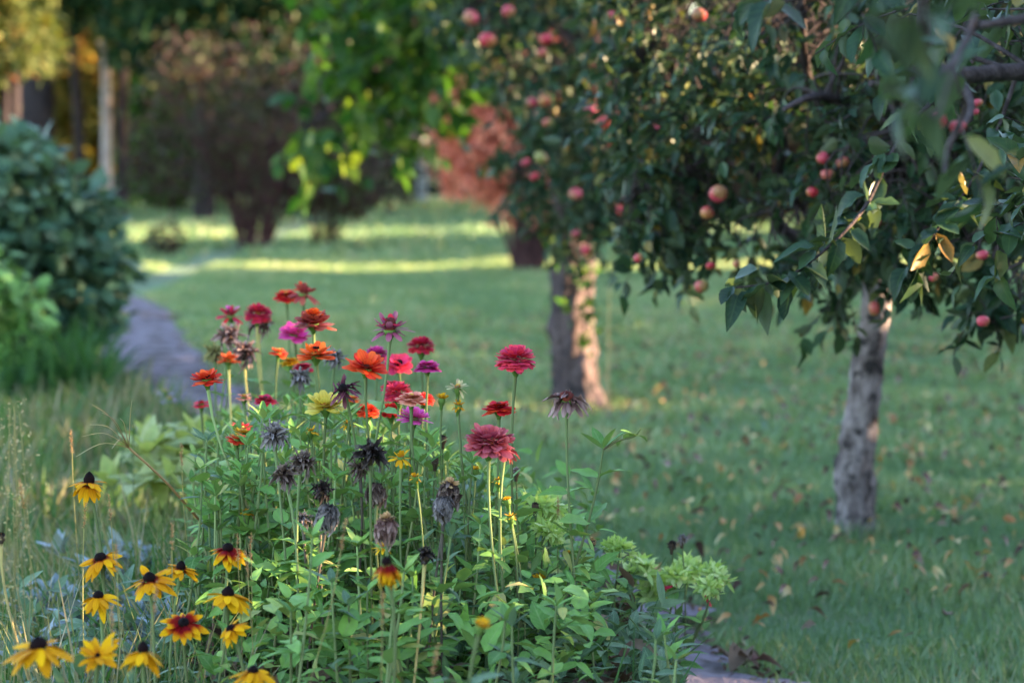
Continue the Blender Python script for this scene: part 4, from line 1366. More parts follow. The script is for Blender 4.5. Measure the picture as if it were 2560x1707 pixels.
def crown(rng, blobs, limbs, T, leafL, per=9, twigL=(.12, .28), droop=.35, join=.35, twig_r=.0018, keep=None):
    """leaves on small twigs inside ellipsoids [(centre, radii, twigs)]; a share of the twigs is tied back to the nearest limb"""
    lv, tw = MB(), MB()
    LP = np.concatenate(limbs) if limbs else None
    P, D, U, S, RR = [], [], [], [], []
    for c, rad, n in blobs:
        c, rad = np.asarray(c, float), np.asarray(rad, float)
        for _ in range(n):
            d = nrm(rng.normal(0, 1, 3))
            q = rng.uniform(.25, 1) ** .5
            p = c + d * rad * q
            if keep is not None and not keep(p):
                continue
            td = nrm(d * .7 + rng.normal(0, .6, 3) - [0, 0, droop])
            tl = rng.uniform(*twigL)
            cv = np.array([p + td * tl * f + np.array([0, 0, -.25 * tl * f * f]) for f in np.linspace(0, 1, 5)])
            tw.tube(cv, np.linspace(twig_r, twig_r * .6, 5), 4, rng.random(), cap=False)
            if LP is not None and rng.random() < join:
                k = np.argmin(np.sum((LP - p) ** 2, 1) + rng.uniform(0, .05, len(LP)))
                b = LP[k]
                mid = (b + p) / 2 + rng.normal(0, .05, 3) + [0, 0, .04]
                tw.tube(lerp_curve([b, mid, p], 8), np.linspace(twig_r * 3, twig_r, 8), 5, rng.random(), cap=False)
            for k in range(per):
                f = (k + rng.random()) / per
                a = rng.uniform(0, 6.28)
                P.append(p + td * tl * f + np.array([0, 0, -.25 * tl * f * f]))
                ld = td * .5 + rng.normal(0, .55, 3) - [0, 0, .25]
                D.append(ld)
                U.append(rng.normal(0, .45, 3) + [0, 0, 1])
                S.append(leafL * rng.uniform(.6, 1.15))
                RR.append(rng.random())
    P, D, U, S, RR = map(np.array, (P, D, U, S, RR))
    ok = np.ones(len(P), bool)          # apples hang in the open at the outside of the crown
    for p, r in zip(APP, APR):
        ax = nrm(np.array([0, 0, CAM_H]) - p)
        w = P + nrm(D) * S[:, None] * .5 - p
        t = np.clip(w @ ax, -.02, .9)
        ok &= ~((np.linalg.norm(w - t[:, None] * ax, axis=1) < r + S * .3) & (rng.random(len(P)) < .75))
    for p, r in zip(LP_, LR_):          # gaps that let the low sun through
        w = P + nrm(D) * S[:, None] * .5 - p
        t = w @ SUN
        ok &= ~((t > .12) & (np.linalg.norm(w - t[:, None] * SUN, axis=1) < r * .8 + .02) & (rng.random(len(P)) < .85))
    P, D, U, S, RR = P[ok], D[ok], U[ok], S[ok], RR[ok]
    R = frames(nrm(D), U)
    T = T if isinstance(T, list) else [T]
    pick = rng.integers(0, len(T), len(P))
    for k, t in enumerate(T):
        m = pick == k
        lv.inst(t, P[m], R[m], S[m], RR[m])
    return lv, tw


def tree_object(name, cat, base, label, trunk, tmat, limbs_mb, lmat, leaves, leafmat, twigs, twmat, group=None):
    root = empty(name, base, label, cat, group)

    def put(mb, nm, mat):
        if mb is None or not mb.n:
            return None
        o = mb.build(nm, mat, root)
        o.location = tuple(-np.asarray(base, float))
        return o
    put(trunk, 'trunk', tmat)
    put(limbs_mb, 'limbs', lmat)
    cr = put(leaves, 'crown', leafmat)
    put(twigs, 'twigs', twmat)
    return root


D2 = 1 / .91875          # 2352-wide view -> photograph pixels


def ad(x, y, d):
    return at(x * D2, y * D2, d)


APL = [
 (1082, 40, 'pink', 12.2, 42, 'pink apple at the outermost tip of the farther crown, topped by a bright spot'), (1168, 26, 'pink', 12.2, 36, 'small pink apple near the upper edge, left of two reds'),
 (1120, 93, 'red', 12.0, 46, 'large round red apple clearly visible at the outer edge of the farther crown'), (1253, 90, 'red', 12.0, 40, 'orange red apple above another in the middle of the farther crown'),
 (1245, 122, 'green', 12.1, 36, 'yellowish apple directly below the orange red one'), (1410, 34, 'dull', 12.0, 40, 'dull red apple in the upper crown, first of a pair'),
 (1460, 46, 'dull', 12.0, 44, 'dull red apple in the upper crown, second of a pair'), (1606, 34, 'dull', 7.9, 44, 'dark wine red apple high among sunlit leaves'),
 (1363, 116, 'red', 11.9, 26, 'small red apple on a twig above its two neighbours'), (1366, 158, 'red', 11.9, 30, 'bright red apple hanging under the small one'),
 (1250, 232, 'red', 12.0, 34, 'pinkish red apple over the salmon shrub'), (1222, 236, 'dull', 12.1, 30, 'shaded apple touching the pinkish red one over the salmon shrub'),
 (1258, 282, 'green', 12.0, 34, 'half green apple beneath the pinkish red one'), (1384, 283, 'red', 11.8, 46, 'large rosy apple in the centre of the farther crown'),
 (1357, 252, 'pink', 11.9, 36, 'pale rosy apple just above the large rosy one'), (1461, 297, 'red', 11.8, 24, 'tiny red apple beside the large rosy one'), (1510, 292, 'pink', 11.8, 22, 'tiny pink apple farther along from the large rosy one'),
 (1228, 405, 'red', 12.1, 28, 'red cheeked apple at the lower outer tip of the farther crown'), (1243, 362, 'green', 12.0, 44, 'green and pink apple above the lower outer tip'),
 (1208, 372, 'pink', 12.1, 28, 'small pink apple beside the green and pink one'), (1322, 445, 'pink', 11.9, 40, 'pink apple hanging in front of the fork of the thick trunk'),
 (1428, 462, 'pink', 11.8, 32, 'pink apple, upper of two touching apples'), (1430, 482, 'red', 11.8, 34, 'pink red apple, lower of two touching apples'),
 (1347, 573, 'red', 11.8, 36, 'magenta red apple in front of the sunlit thick trunk'), (1322, 538, 'dull', 11.9, 28, 'shaded apple just above the magenta red one on the trunk'),
 (1624, 488, 'red', 7.9, 44, 'deep red apple hanging beside a broad blue-green leaf'), (1650, 445, 'pink', 7.95, 48, 'rosy green apple just above the deep red one'),
 (1466, 592, 'red', 8.0, 28, 'red apple low at the bottom edge of the crown'), (1632, 610, 'red', 7.9, 24, 'small pink red apple dangling low under the crown'), (1612, 656, 'green', 7.9, 40, 'yellow green apple lowest under the crown, out over the lawn'),
 (1692, 605, 'pink', 7.9, 22, 'slim pink apple in the fringe beside the dangling one'), (1866, 440, 'red', 7.5, 36, 'red apple with bright cheek between dark leaves in the middle'),
 (1890, 362, 'pink', 7.5, 42, 'salmon pink apple, first of a pair in the middle of the nearer crown'), (1936, 372, 'pink', 7.5, 42, 'salmon pink apple, second of a pair in the middle of the nearer crown'),
 (1902, 400, 'green', 7.5, 44, 'green apple hidden under the salmon pink pair'), (2008, 505, 'pink', 6.9, 40, 'rosy apple above the trunk of the nearer tree'), (2245, 236, 'pink', 6.9, 30, 'small pink apple beside a broad grey-green leaf'),
 (2240, 256, 'pink', 6.95, 24, 'tiny pink apple tucked under the small pink one'), (2256, 585, 'pink', 6.9, 36, 'pale pink apple near the drooping outer twig'), (2258, 737, 'pink', 6.8, 34, 'pink and green apple on the lowest hanging twig'),
 (2008, 708, 'green', 7.6, 46, 'greenish apple pressed against the top of the knotty trunk'), (2145, 636, 'pink', 7.2, 28, 'pale pink apple beyond the knotty trunk top'), (2092, 624, 'pink', 7.2, 30, 'orange pink apple close to the knotty trunk top'),
 (2155, 275, 'dull', 3.7, 58, 'dark brown withered apple near the blurred branch, larger of two'), (2200, 290, 'dull', 3.7, 44, 'dark brown withered apple near the blurred branch, smaller of two'),
]
APP = np.array([ad(X, Y, d - (.42 if d > 10 else .36 if d > 6 else .1)) for X, Y, k, d, w, lab in APL])
APR = np.array([w * D2 * .4 / F * d / 2 for X, Y, k, d, w, lab in APL])


LIT = []          # (point, radius): spots that get sun through gaps
dB = 13.0
_rl = np.random.default_rng(66)
for y in (470, 500, 545, 600, 655, 700, 750, 800, 850, 900):
    LIT.append((ad(1345 + _rl.normal(0, 6), y + _rl.normal(0, 8), dB - .05), .09 + .06 * _rl.random()))
for x, y, d in [(1450, 30, 8.5), (1520, 50, 8.3), (1600, 60, 8.2), (1660, 90, 8.2), (1720, 110, 8.1), (1780, 60, 7.9), (1850, 80, 7.8), (1560, 130, 8.2), (1910, 40, 7.7), (1690, 30, 8.0)]:
    LIT.append((ad(x, y, d), .20))
for x, y, d in [(1890, 590, 5.6), (1960, 580, 5.6), (2000, 660, 8.6), (1320, 350, 12.4), (1420, 250, 12.4), (1120, 60, 12.4), (1280, 260, 12.4)]:
    LIT.append((ad(x, y, d), .13))
for x, y, d in [(900, 260, 16.9), (940, 330, 16.9), (1060, 210, 16.9), (870, 350, 16.9), (690, 390, 16.6), (1000, 340, 16.9), (1070, 340, 16.9), (930, 220, 16.9), (980, 280, 16.9), (760, 100, 16.8), (960, 60, 16.8), (1040, 60, 16.8), (870, 90, 16.8)]:
    LIT.append((ad(x, y, d), .15))
for _ in range(30):
    LIT.append((ad(_rl.uniform(1230, 2000), _rl.uniform(-5, 150), _rl.uniform(7.4, 7.9)), .10))
for _ in range(26):
    LIT.append((ad(_rl.uniform(1080, 1480), _rl.uniform(0, 330), _rl.uniform(12.1, 12.6)), .09))
for X, Y, d in [(575, 980, 6.1), (625, 950, 6.2), (1065, 1440, 4.4), (1120, 1300, 4.7)]:
    LIT.append((at(X, Y, d), .07))
LP_ = np.array([p for p, r in LIT])
LR_ = np.array([r for p, r in LIT])



# --- knotty pale apple tree (nearer)
rngA = np.random.default_rng(201)
dA = 8.7
bA = ad(1970, 1225, dA)
bA[2] = -.03
tp = [ad(1970, 1225, dA), ad(1962, 1120, dA), ad(1972, 1000, dA), ad(1990, 860, dA), ad(2010, 730, dA), ad(2012, 640, dA), ad(2000, 560, dA)]
tp[0][2] = -.04
trA, cvA = trunk_mesh(tp, [.074, .065, .062, .056, .051, .05, .054], rngA, rough=.045, knots=26, n=110, sides=40, roots=((.4, .25), (2.6, .3), (4.4, .25)))
lbA = MB()
LA = []
fork = ad(2005, 590, dA)
for pts, r0, r1 in [
    ([fork, ad(1900, 560, 8.6), ad(1798, 529, 8.5), ad(1773, 443, 8.4), ad(1690, 340, 8.4), ad(1600, 250, 8.3), ad(1480, 150, 8.4)], .036, .008),
    ([fork, ad(2040, 470, 8.5), ad(2075, 300, 8.3), ad(2100, 120, 8.1), ad(2120, -80, 8.0)], .045, .014),
    ([fork, ad(2130, 520, 8.6), ad(2260, 430, 8.6), ad(2420, 330, 8.7)], .036, .012),
    ([ad(1773, 443, 8.4), ad(1800, 330, 8.2), ad(1760, 180, 8.0), ad(1790, 20, 7.9), ad(1800, -90, 7.9)], .02, .006),
    ([ad(2075, 300, 8.3), ad(1980, 250, 7.6), ad(1880, 220, 7.0), ad(1800, 250, 6.5)], .024, .006),
    ([ad(1690, 340, 8.4), ad(1600, 380, 8.2), ad(1520, 420, 8.1), ad(1450, 440, 8.0)], .014, .005),
    ([fork, ad(1950, 480, 8.2), ad(1900, 330, 7.8), ad(1850, 150, 7.5), ad(1840, -60, 7.3)], .03, .01),
    ([ad(2040, 470, 8.5), ad(2060, 330, 7.2), ad(2060, 230, 6.4), ad(2000, 190, 5.9)], .026, .008),
]:
    LA.append(limb(lbA, pts, r0, r1, 22))
# long drooping twigs that show sharply
for pts, r0 in [
    ([ad(2320, 60, 6.0), ad(2180, 190, 5.9), ad(2060, 330, 5.8), ad(1990, 470, 5.7), ad(1910, 560, 5.6), ad(1800, 640, 5.6), ad(1690, 660, 5.6)], .007),
    ([ad(2345, 140, 5.9), ad(2290, 300, 5.9), ad(2230, 420, 5.8), ad(2150, 530, 5.7), ad(2080, 620, 5.7)], .006),
    ([ad(2100, 300, 7.2), ad(2200, 500, 7.0), ad(2270, 640, 6.9), ad(2280, 740, 6.9)], .008),
    ([ad(1600, 250, 8.3), ad(1660, 300, 8.0), ad(1760, 400, 7.9), ad(1840, 470, 7.8)], .009),
    ([ad(1800, 330, 8.2), ad(1755, 380, 8.0), ad(1745, 250, 7.9), ad(1775, 60, 7.8)], .006),
]:
    LA.append(limb(lbA, pts, r0, .002, 22, 7))
px = lambda w, d: w * D2 * .4 / F * d
blA = []
for x, y, d, rx, ry, rd, n in [
    (1500, 60, 8.6, 170, 130, .5, 90), (1480, 260, 8.5, 130, 120, .45, 65), (1640, 110, 8.2, 190, 150, .6, 120), (1640, 320, 8.2, 150, 110, .5, 50),
    (1520, 430, 8.2, 110, 80, .4, 45), (1500, 570, 8.2, 80, 65, .3, 26), (1610, 540, 8.2, 70, 80, .3, 24), (1830, 70, 7.8, 190, 130, .6, 110), (1840, 280, 7.6, 150, 120, .5, 42),
    (1760, 620, 8.0, 100, 30, .25, 14), (1860, 470, 7.6, 110, 90, .4, 22), (2060, 80, 7.4, 180, 130, .6, 100), (2040, 300, 7.2, 150, 130, .5, 48), (1990, 480, 7.2, 130, 100, .4, 50),
    (1960, 610, 7.6, 110, 70, .35, 40), (2250, 120, 7.2, 170, 170, .6, 100), (2260, 360, 7.2, 140, 150, .5, 52), (2150, 540, 7.4, 140, 80, .4, 26), (2290, 515, 7.2, 100, 80, .35, 24),
    (2250, 725, 6.9, 40, 45, .15, 9), (2330, 730, 6.9, 34, 40, .15, 6), (1930, 700, 7.6, 40, 45, .15, 7), (2090, 640, 7.4, 70, 40, .2, 10),
    (1760, -130, 8.0, 420, 150, .8, 150), (2250, -130, 7.4, 300, 120, .6, 80)]:
    blA.append((ad(x, y - 26, d), (px(rx, d) * .92, rd, px(ry, d) * .84), int(n * .84)))
lvA, twA = crown(rngA, blA, LA, AP, .068, per=8, twigL=(.08, .20), join=.6)
# leaf sprays along the sharp drooping twigs
P, Dd, U, S, RR = [], [], [], [], []
for cv in LA[-5:-2]:
    for k in range(4, 22):
        for _ in range(4):
            P.append(cv[k] + rngA.normal(0, .01, 3)); Dd.append(rngA.normal(0, .6, 3) + [0, 0, -.55]); U.append(rngA.normal(0, .5, 3) + [0, -.3, 1])
            S.append(rngA.uniform(.06, .095)); RR.append(rngA.random())
P, Dd, U, S, RR = map(np.array, (P, Dd, U, S, RR))
RA = frames(nrm(Dd), U)
for k, t in enumerate(AP):
    m = np.arange(len(P)) % 4 == k
    lvA.inst(t, P[m], RA[m], S[m], RR[m])
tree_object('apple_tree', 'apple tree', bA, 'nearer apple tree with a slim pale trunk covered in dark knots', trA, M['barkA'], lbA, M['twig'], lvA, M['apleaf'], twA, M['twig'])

# --- thicker apple tree (farther), sunlit on one side
rngB = np.random.default_rng(202)
dB = 13.0
bB = ad(1330, 925, dB)
bB[2] = -.03
tp = [ad(1335, 935, dB), ad(1322, 850, dB), ad(1314, 760, dB), ad(1312, 640, dB), ad(1318, 540, dB), ad(1316, 470, dB), ad(1300, 390, dB)]
tp[0][2] = -.05
trB, cvB = trunk_mesh(tp, [.125, .118, .11, .108, .108, .105, .085], rngB, rough=.075, knots=16, n=110, sides=44, roots=((-.3, 1.1), (.9, .5), (2.9, .25), (4.3, .4), (5.4, .7)))
lbB = MB()
LB = []
fk = ad(1308, 440, dB)
for pts, r0, r1 in [
    ([fk, ad(1240, 340, 12.8), ad(1180, 230, 12.6), ad(1120, 120, 12.5), ad(1060, 20, 12.4)], .06, .012),
    ([fk, ad(1310, 300, 13), ad(1330, 150, 13), ad(1350, -60, 13)], .075, .03),
    ([fk, ad(1400, 360, 12.7), ad(1480, 300, 12.5), ad(1560, 220, 12.3)], .05, .012),
    ([ad(1240, 340, 12.8), ad(1200, 380, 12.6), ad(1180, 440, 12.5)], .025, .006),
    ([ad(1400, 360, 12.7), ad(1400, 460, 12.4), ad(1350, 560, 12.2)], .02, .005)]:
    LB.append(limb(lbB, pts, r0, r1, 20))
blB = []
for x, y, d, rx, ry, rd, n in [(1160, 60, 12.5, 130, 110, .6, 90), (1290, 80, 12.4, 130, 120, .6, 95), (1260, 240, 12.4, 120, 100, .6, 75), (1400, 150, 12.4, 120, 130, .6, 80), (1400, 330, 12.3, 110, 90, .5, 60),
                               (1225, 380, 12.4, 60, 70, .4, 30), (1300, 470, 12.2, 70, 70, .35, 26), (1320, 560, 12.1, 50, 45, .25, 12), (1420, 470, 12.2, 70, 60, .35, 22), (1300, -120, 12.6, 300, 130, 1.0, 130),
                               (1180, 200, 12.5, 60, 60, .4, 22)]:
    blB.append((ad(x, y - 26, d), (px(rx, d) * .9, rd, px(ry, d) * .85), int(n * .85)))
lvB, twB = crown(rngB, blB, LB, AP, .08, per=8, twigL=(.1, .24), join=.55)
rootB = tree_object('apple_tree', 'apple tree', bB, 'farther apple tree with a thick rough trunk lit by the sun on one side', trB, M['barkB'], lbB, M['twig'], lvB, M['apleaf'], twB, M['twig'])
# green shoots climbing on its trunk, and a thin sapling beside it
rngS = nrng()
sh = MB()
shp = []
for x, y in [(1345, 690), (1330, 720), (1350, 730), (1290, 700), (1345, 800), (1350, 640), (1325, 640), (1360, 600), (1350, 765), (1270, 560), (1262, 530), (1285, 590)]:
    shp += [ad(x + rngS.normal(0, 8), y + rngS.normal(0, 10), 12.8 + rngS.normal(0, .03)) for _ in range(5)]
shp = np.array(shp)
sh.inst(AP[1], shp, frames(rngS.normal(0, 1, shp.shape) + [0, -.4, 0], rngS.normal(0, 1, shp.shape)), .07, rngS.random(len(shp)))
o = sh.build('foliage', M['linleaf'], rootB)
o.location = tuple(-bB)
sd = 12.6
sbase = ad(1397, 880, sd)
sr = empty('sapling', (sbase[0], sd, 0), 'thin yellowish sapling beside the sunlit apple trunk', 'sapling')
cv = lerp_curve([(0, 0, 0), ad(1398, 760, sd) - [sbase[0], sd, 0], ad(1402, 620, sd) - [sbase[0], sd, 0]], 10)
MB().tube(cv, np.linspace(.008, .004, 10), 6).build('trunk', M['goldstem'], sr)
lm = MB()
leaf_pairs(lm, nrng(), cv, .3, 1.0, .10, .06, .1, AP, False, rbase=.3)
lm.build('crown', M['linleaf'], sr)

# --- an apple tree outside the frame whose branches hang in close to the camera
rngD = np.random.default_rng(204)
bD = np.array([2.05, 4.6, -.03])
trD, cvD = trunk_mesh([bD, bD + [.02, .02, .5], bD + [-.03, .03, 1.0], bD + [-.06, 0, 1.6]], [.09, .08, .075, .07], rngD, rough=.04, knots=8, n=40)
lbD = MB()
LD = []
top = bD + [-.06, 0, 1.5]
for pts, r0, r1 in [
    ([top, ad(2560, 190, 4.5), ad(2352, 165, 4.2), ad(2200, 170, 4.0), ad(2130, 130, 3.9), ad(2120, -40, 3.8)], .020, .009),
    ([top, ad(2560, 20, 4.0), ad(2380, 40, 3.6), ad(2240, 60, 3.4)], .016, .005),
    ([ad(2200, 170, 4.0), ad(2230, 250, 3.8), ad(2180, 330, 3.6), ad(2170, 400, 3.5)], .008, .003),
    ([top, bD + [-.2, .5, 2.3], bD + [-.4, .8, 3.0]], .05, .02)]:
    LD.append(limb(lbD, pts, r0, r1, 20))
blD = [(ad(2210, 40, 4.4), (.16, .3, .08), 9), (ad(2340, 70, 4.6), (.12, .3, .12), 8), (ad(2335, 390, 5.2), (.07, .2, .16), 10), (ad(2335, 500, 5.3), (.06, .2, .10), 5), (ad(2190, 270, 3.5), (.05, .1, .07), 2),
       (ad(1960, -10, 3.8), (.12, .2, .03), 3), (ad(1880, 90, 2.3), (.05, .1, .02), 1), (ad(2170, 300, 2.5), (.04, .1, .04), 1), (bD + [0, 0, 2.3], (.9, .9, .5), 260)]
lvD, twD = crown(rngD, blD, LD, AP, .072, per=7, twigL=(.08, .16), keep=lambda p: p[1] > 1.5 and not (p[0] < .215 * p[1] + .12 and p[2] > 1.75 and p[1] < 3.9))
tree_object('apple_tree', 'apple tree', bD, 'apple branches hanging close by at the corner, dark and out of focus', trD, M['barkA'], lbD, M['twig'], lvD, M['apleaf'], twD, M['twig'])

# --- apples
def apple_mesh(seed):
    rng = np.random.default_rng(seed)
    mb = MB()
    n, m = 18, 14
    V, A = [], []
    for i in range(m):
        th = math.pi * i / (m - 1)
        r = math.sin(th) * (1 + .06 * math.cos(th))
        z = math.cos(th) * .9 - .22 * math.exp(-(th / .45) ** 2) + .14 * math.exp(-((math.pi - th) / .4) ** 2)
        for j in range(n):
            a = 2 * math.pi * j / n
            k = 1 + .03 * math.cos(5 * a) * (i / m) + .02 * math.sin(2 * a + seed)
            V.append((math.cos(a) * r * k, math.sin(a) * r * k, z))
            A.append((i / (m - 1), math.cos(a + seed), rng.random()))
    ii = (np.arange(m - 1)[:, None] * n + np.arange(n)[None])
    jj = (np.arange(m - 1)[:, None] * n + (np.arange(n)[None] + 1) % n)
    mb.add(V, np.stack([ii, ii + n, jj + n, jj], -1), None, A)
    return mb


def apple_mat(name, blush, ground, cover):
    m, nt, N, L, P = newmat(name)
    sp = attr(N, L)
    tc = N.new('ShaderNodeTexCoord')
    nz = N.new('ShaderNodeTexNoise')
    nz.inputs['Scale'].default_value = 2.5
    nz.inputs['Detail'].default_value = 5
    L.new(tc.outputs['Object'], nz.inputs['Vector'])
    f = mathn(N, L, 'ADD', mathn(N, L, 'MULTIPLY', sp.outputs[1], .22), mathn(N, L, 'MULTIPLY', nz.outputs['Fac'], .7))
    f = mathn(N, L, 'ADD', f, mathn(N, L, 'MULTIPLY', sp.outputs[0], -.25))
    rp = N.new('ShaderNodeValToRGB')
    setramp(rp, [(max(0, .3 - cover), ground), (.55 - cover, blush), (.9, [x * .8 for x in blush])])
    L.new(f, rp.inputs[0])
    nz2 = N.new('ShaderNodeTexNoise')
    nz2.inputs['Scale'].default_value = 14
    nz2.inputs['Detail'].default_value = 6
    L.new(tc.outputs['Object'], nz2.inputs['Vector'])
    hs = N.new('ShaderNodeHueSaturation')
    L.new(mathn(N, L, 'ADD', mathn(N, L, 'MULTIPLY', nz2.outputs['Fac'], 1.1), .4), hs.inputs['Value'])
    L.new(rp.outputs[0], hs.inputs['Color'])
    L.new(hs.outputs[0], P.inputs['Base Color'])
    P.inputs['Roughness'].default_value = .45
    P.inputs['Specular IOR Level'].default_value = .3
    return m


AM = {'red': apple_mat('red_apple_skin', (.38, .025, .04), (.34, .16, .05), .33), 'pink': apple_mat('pink_apple_skin', (.40, .045, .07), (.30, .14, .06), .30),
      'dull': apple_mat('dull_red_apple_skin', (.30, .035, .05), (.25, .12, .05), .35), 'green': apple_mat('greenish_apple_skin', (.36, .07, .06), (.20, .19, .05), .14)}
ames = {k: [] for k in AM}
for k in AM:
    for s_ in range(3):
        me = apple_mesh(s_ + 3).mesh('apple')
        me.materials.append(AM[k])
        ames[k].append(me)
amb = MB()
amb.tube([(0, 0, .62), (.03, .02, .95), (.12, .05, 1.35)], [.045, .035, .05], 6)
astem = amb.mesh('apple_stalk')
astem.materials.append(M['twig'])
ra = np.random.default_rng(17)
for p, (X, Y, k, d, w, lab) in zip(APP, APL):
    s_ = w * D2 * .4 / F * d / 2 * ra.uniform(.70, .88)
    root = empty('apple', p, lab, 'apple', 'apples on the trees')
    me = ames[k][ra.integers(0, 3)]
    o = bpy.data.objects.new('fruit', me)
    COL.objects.link(o)
    o.parent = root
    q = bpy.data.objects.new('stalk', astem)
    COL.objects.link(q)
    q.parent = root
    root.scale = (s_, s_ * ra.uniform(.92, 1.05), s_ * ra.uniform(.86, 1.06))
    root.rotation_euler = (ra.normal(0, .5), ra.normal(0, .5), ra.uniform(0, 6.28))


# ------------------------------------------------------------------ shrubs and trees behind
def leaf_cloud(rng, blobs, T, L, droop=.2, shell=.5, up=1.0):
    mb = MB()
    T = T if isinstance(T, list) else [T]
    for c, rad, n in blobs:
        d = nrm(rng.normal(0, 1, (n, 3)))
        q = rng.uniform(shell ** 3, 1, n) ** (1 / 3)
        # lumpy outline
        lump = 1 + .18 * np.sin(d[:, 0] * 7 + c[0]) * np.cos(d[:, 2] * 8 + c[1]) + .1 * np.sin(d[:, 1] * 13)
        P = np.asarray(c) + d * np.asarray(rad) * (q * lump)[:, None]
        D = d * .5 + rng.normal(0, .7, (n, 3)) - [0, 0, droop]
        U = rng.normal(0, .5, (n, 3)) + [0, 0, up]
        ok = P[:, 2] > .03
        P, D, U = P[ok], D[ok], U[ok]
        n = len(P)
        R = frames(nrm(D), U)
        pick = rng.integers(0, len(T), n)
        rr = np.clip(rng.random(n), 0, 1)
        for k, t in enumerate(T):
            m = pick == k
            mb.inst(t, P[m], R[m], rng.uniform(L[0], L[1], m.sum()), rr[m])
    return mb


def shrub(name, cat, label, X, d, stems, smat, blobs, T, L, lmat, spread, h, rs_=.02, group=None, zbase=0.0, droop=.2, shell=.4):
    rng = nrng()
    base = np.array([(X * D2 * .4 - 512) / F * d, d, zbase])
    root = empty(name, base, label, cat, group)
    sm = MB()
    for k in range(stems):
        a = rng.uniform(0, 6.28)
        q = rng.uniform(.15, 1)
        e = np.array([math.cos(a) * spread * q, math.sin(a) * spread * q * .8, h * rng.uniform(.6, 1.0)])
        m1 = e * [.35, .35, .45] + rng.normal(0, .06, 3)
        b = np.array([math.cos(a) * .12, math.sin(a) * .12, -.02]) * [spread, spread, 1]
        sm.tube(lerp_curve([b, m1, e], 10), np.linspace(rs_, rs_ * .3, 10), 6, rng.random())
    sm.build('stems', smat, root)
    lb = leaf_cloud(rng, [(np.asarray(c, float), r, n) for c, r, n in blobs], T, L, droop, shell)
    lb.build('crown', lmat, root)
    return root


# big leafy shrub at the frame edge
shrub('leafy_shrub', 'shrub', 'big dark green broad-leaved shrub beside the path', 22, 14.6, 16, M['barkD'],
      [((-.25, 0, .75), (.75, .7, .70), 3400), ((-.35, -.1, 1.1), (.5, .6, .36), 1500), ((.30, 0, .70), (.30, .5, .50), 900), ((-.62, .1, 1.2), (.3, .5, .3), 700), ((.28, -.1, .4), (.4, .4, .35), 600), ((.12, 0, 1.25), (.16, .3, .26), 260), ((-.3, 0, 1.42), (.14, .3, .2), 220), ((.48, 0, 1.0), (.16, .3, .2), 160), ((.58, 0, .66), (.15, .3, .2), 130), ((-.08, 0, 1.36), (.1, .2, .2), 90)],
      CARD4, (.08, .15), M['lilleaf'], .7, 1.4, .018)
shrub('leafy_shrub', 'shrub', 'lower yellowish green shrub in front of the big dark one', 5, 12.6, 8, M['barkD'],
      [((-.1, 0, .42), (.34, .3, .4), 700), ((-.2, 0, .8), (.2, .25, .2), 220)], CARD4, (.06, .12), M['zleaf'], .3, .8, .012)
# golden conifer
shrub('conifer', 'conifer', 'golden sunlit conifer with drooping outer sprays at the top corner', 20, 27.5, 3, M['barkD'],
      [((-1.05, 0, 3.0), (1.55, 1.3, 1.35), 12000), ((-.75, -.2, 4.3), (1.5, 1.2, 1.2), 6000), ((-1.25, -.2, 2.1), (.75, .8, .6), 2600)], card(lambda t: (.1, .16, .03)[int(round(t * 2))], 2, .1), (.10, .22), M['thuja'], .3, 4.6, .11, droop=.0, shell=.7)


def bg_tree(name, label, X, d, h, r, tmat, blobs, lmat, n_mul=1.0, L=(.12, .22), lean=0.0, group=None, T=CARD, nbr=5):
    rng = nrng()
    base = np.array([(X * D2 * .4 - 512) / F * d, d, 0.0])
    root = empty(name, base, label, 'tree', group)
    pts = [(0, 0, -.05), (lean * .3 + rng.normal(0, .03), 0, h * .33), (lean * .7 + rng.normal(0, .05), 0, h * .66), (lean, 0, h)]
    tb, cv = trunk_mesh(np.array(pts, float), [r * 1.35, r, r * .85, r * .5], rng, rough=.05, knots=6, n=40, sides=14)
    tb.build('trunk', tmat, root)
    bm = MB()
    for k in range(nbr):
        p = cv[rng.integers(14, 38)]
        a = rng.uniform(0, 6.28)
        l = rng.uniform(.8, 2.2)
        e = p + np.array([math.cos(a) * l, math.sin(a) * l, rng.uniform(.0, .9) * l])
        bm.tube(lerp_curve([p, (p + e) / 2 + [0, 0, .12], e], 8), np.linspace(r * .35, r * .08, 8), 6)
    bm.build('limbs', tmat, root)
    if blobs:
        leaf_cloud(rng, [(np.array(c, float), rr, int(n * n_mul)) for c, rr, n in blobs], T, L, .25, .35).build('crown', lmat, root)
    return root


bg_tree('woodland_tree', 'pale slender trunk catching spots of sun between two dark trunks', 246, 47.0, 8, .085, M['birch'], [((0, 0, 5.6), (2.2, 2, 1.6), 5000), ((1.2, .5, 4.4), (1.6, 1.4, 1.0), 3500)], M['farleaf'], group='trees at the end of the lawn')
bg_tree('woodland_tree', 'thin dark leaning trunk left of the pale spotted one', 190, 50.0, 8, .09, M['barkD'], [((0, 0, 5.6), (2.6, 2, 1.9), 7000)], M['farleaf'], lean=-.5, group='trees at the end of the lawn')
bg_tree('woodland_tree', 'dark straight trunk close beside the pale spotted one', 283, 48.0, 8, .10, M['barkD'], [((.6, 0, 5.2), (2.2, 2, 1.7), 7000)], M['farleaf'], lean=.12, group='trees at the end of the lawn')
bg_tree('woodland_tree', 'thick black trunk leaning under the golden conifer', 72, 46.0, 7, .34, M['barkD'], [((0, 0, 5.2), (2.6, 2, 1.6), 7000)], M['farleaf'], lean=.45, group='trees at the end of the lawn')
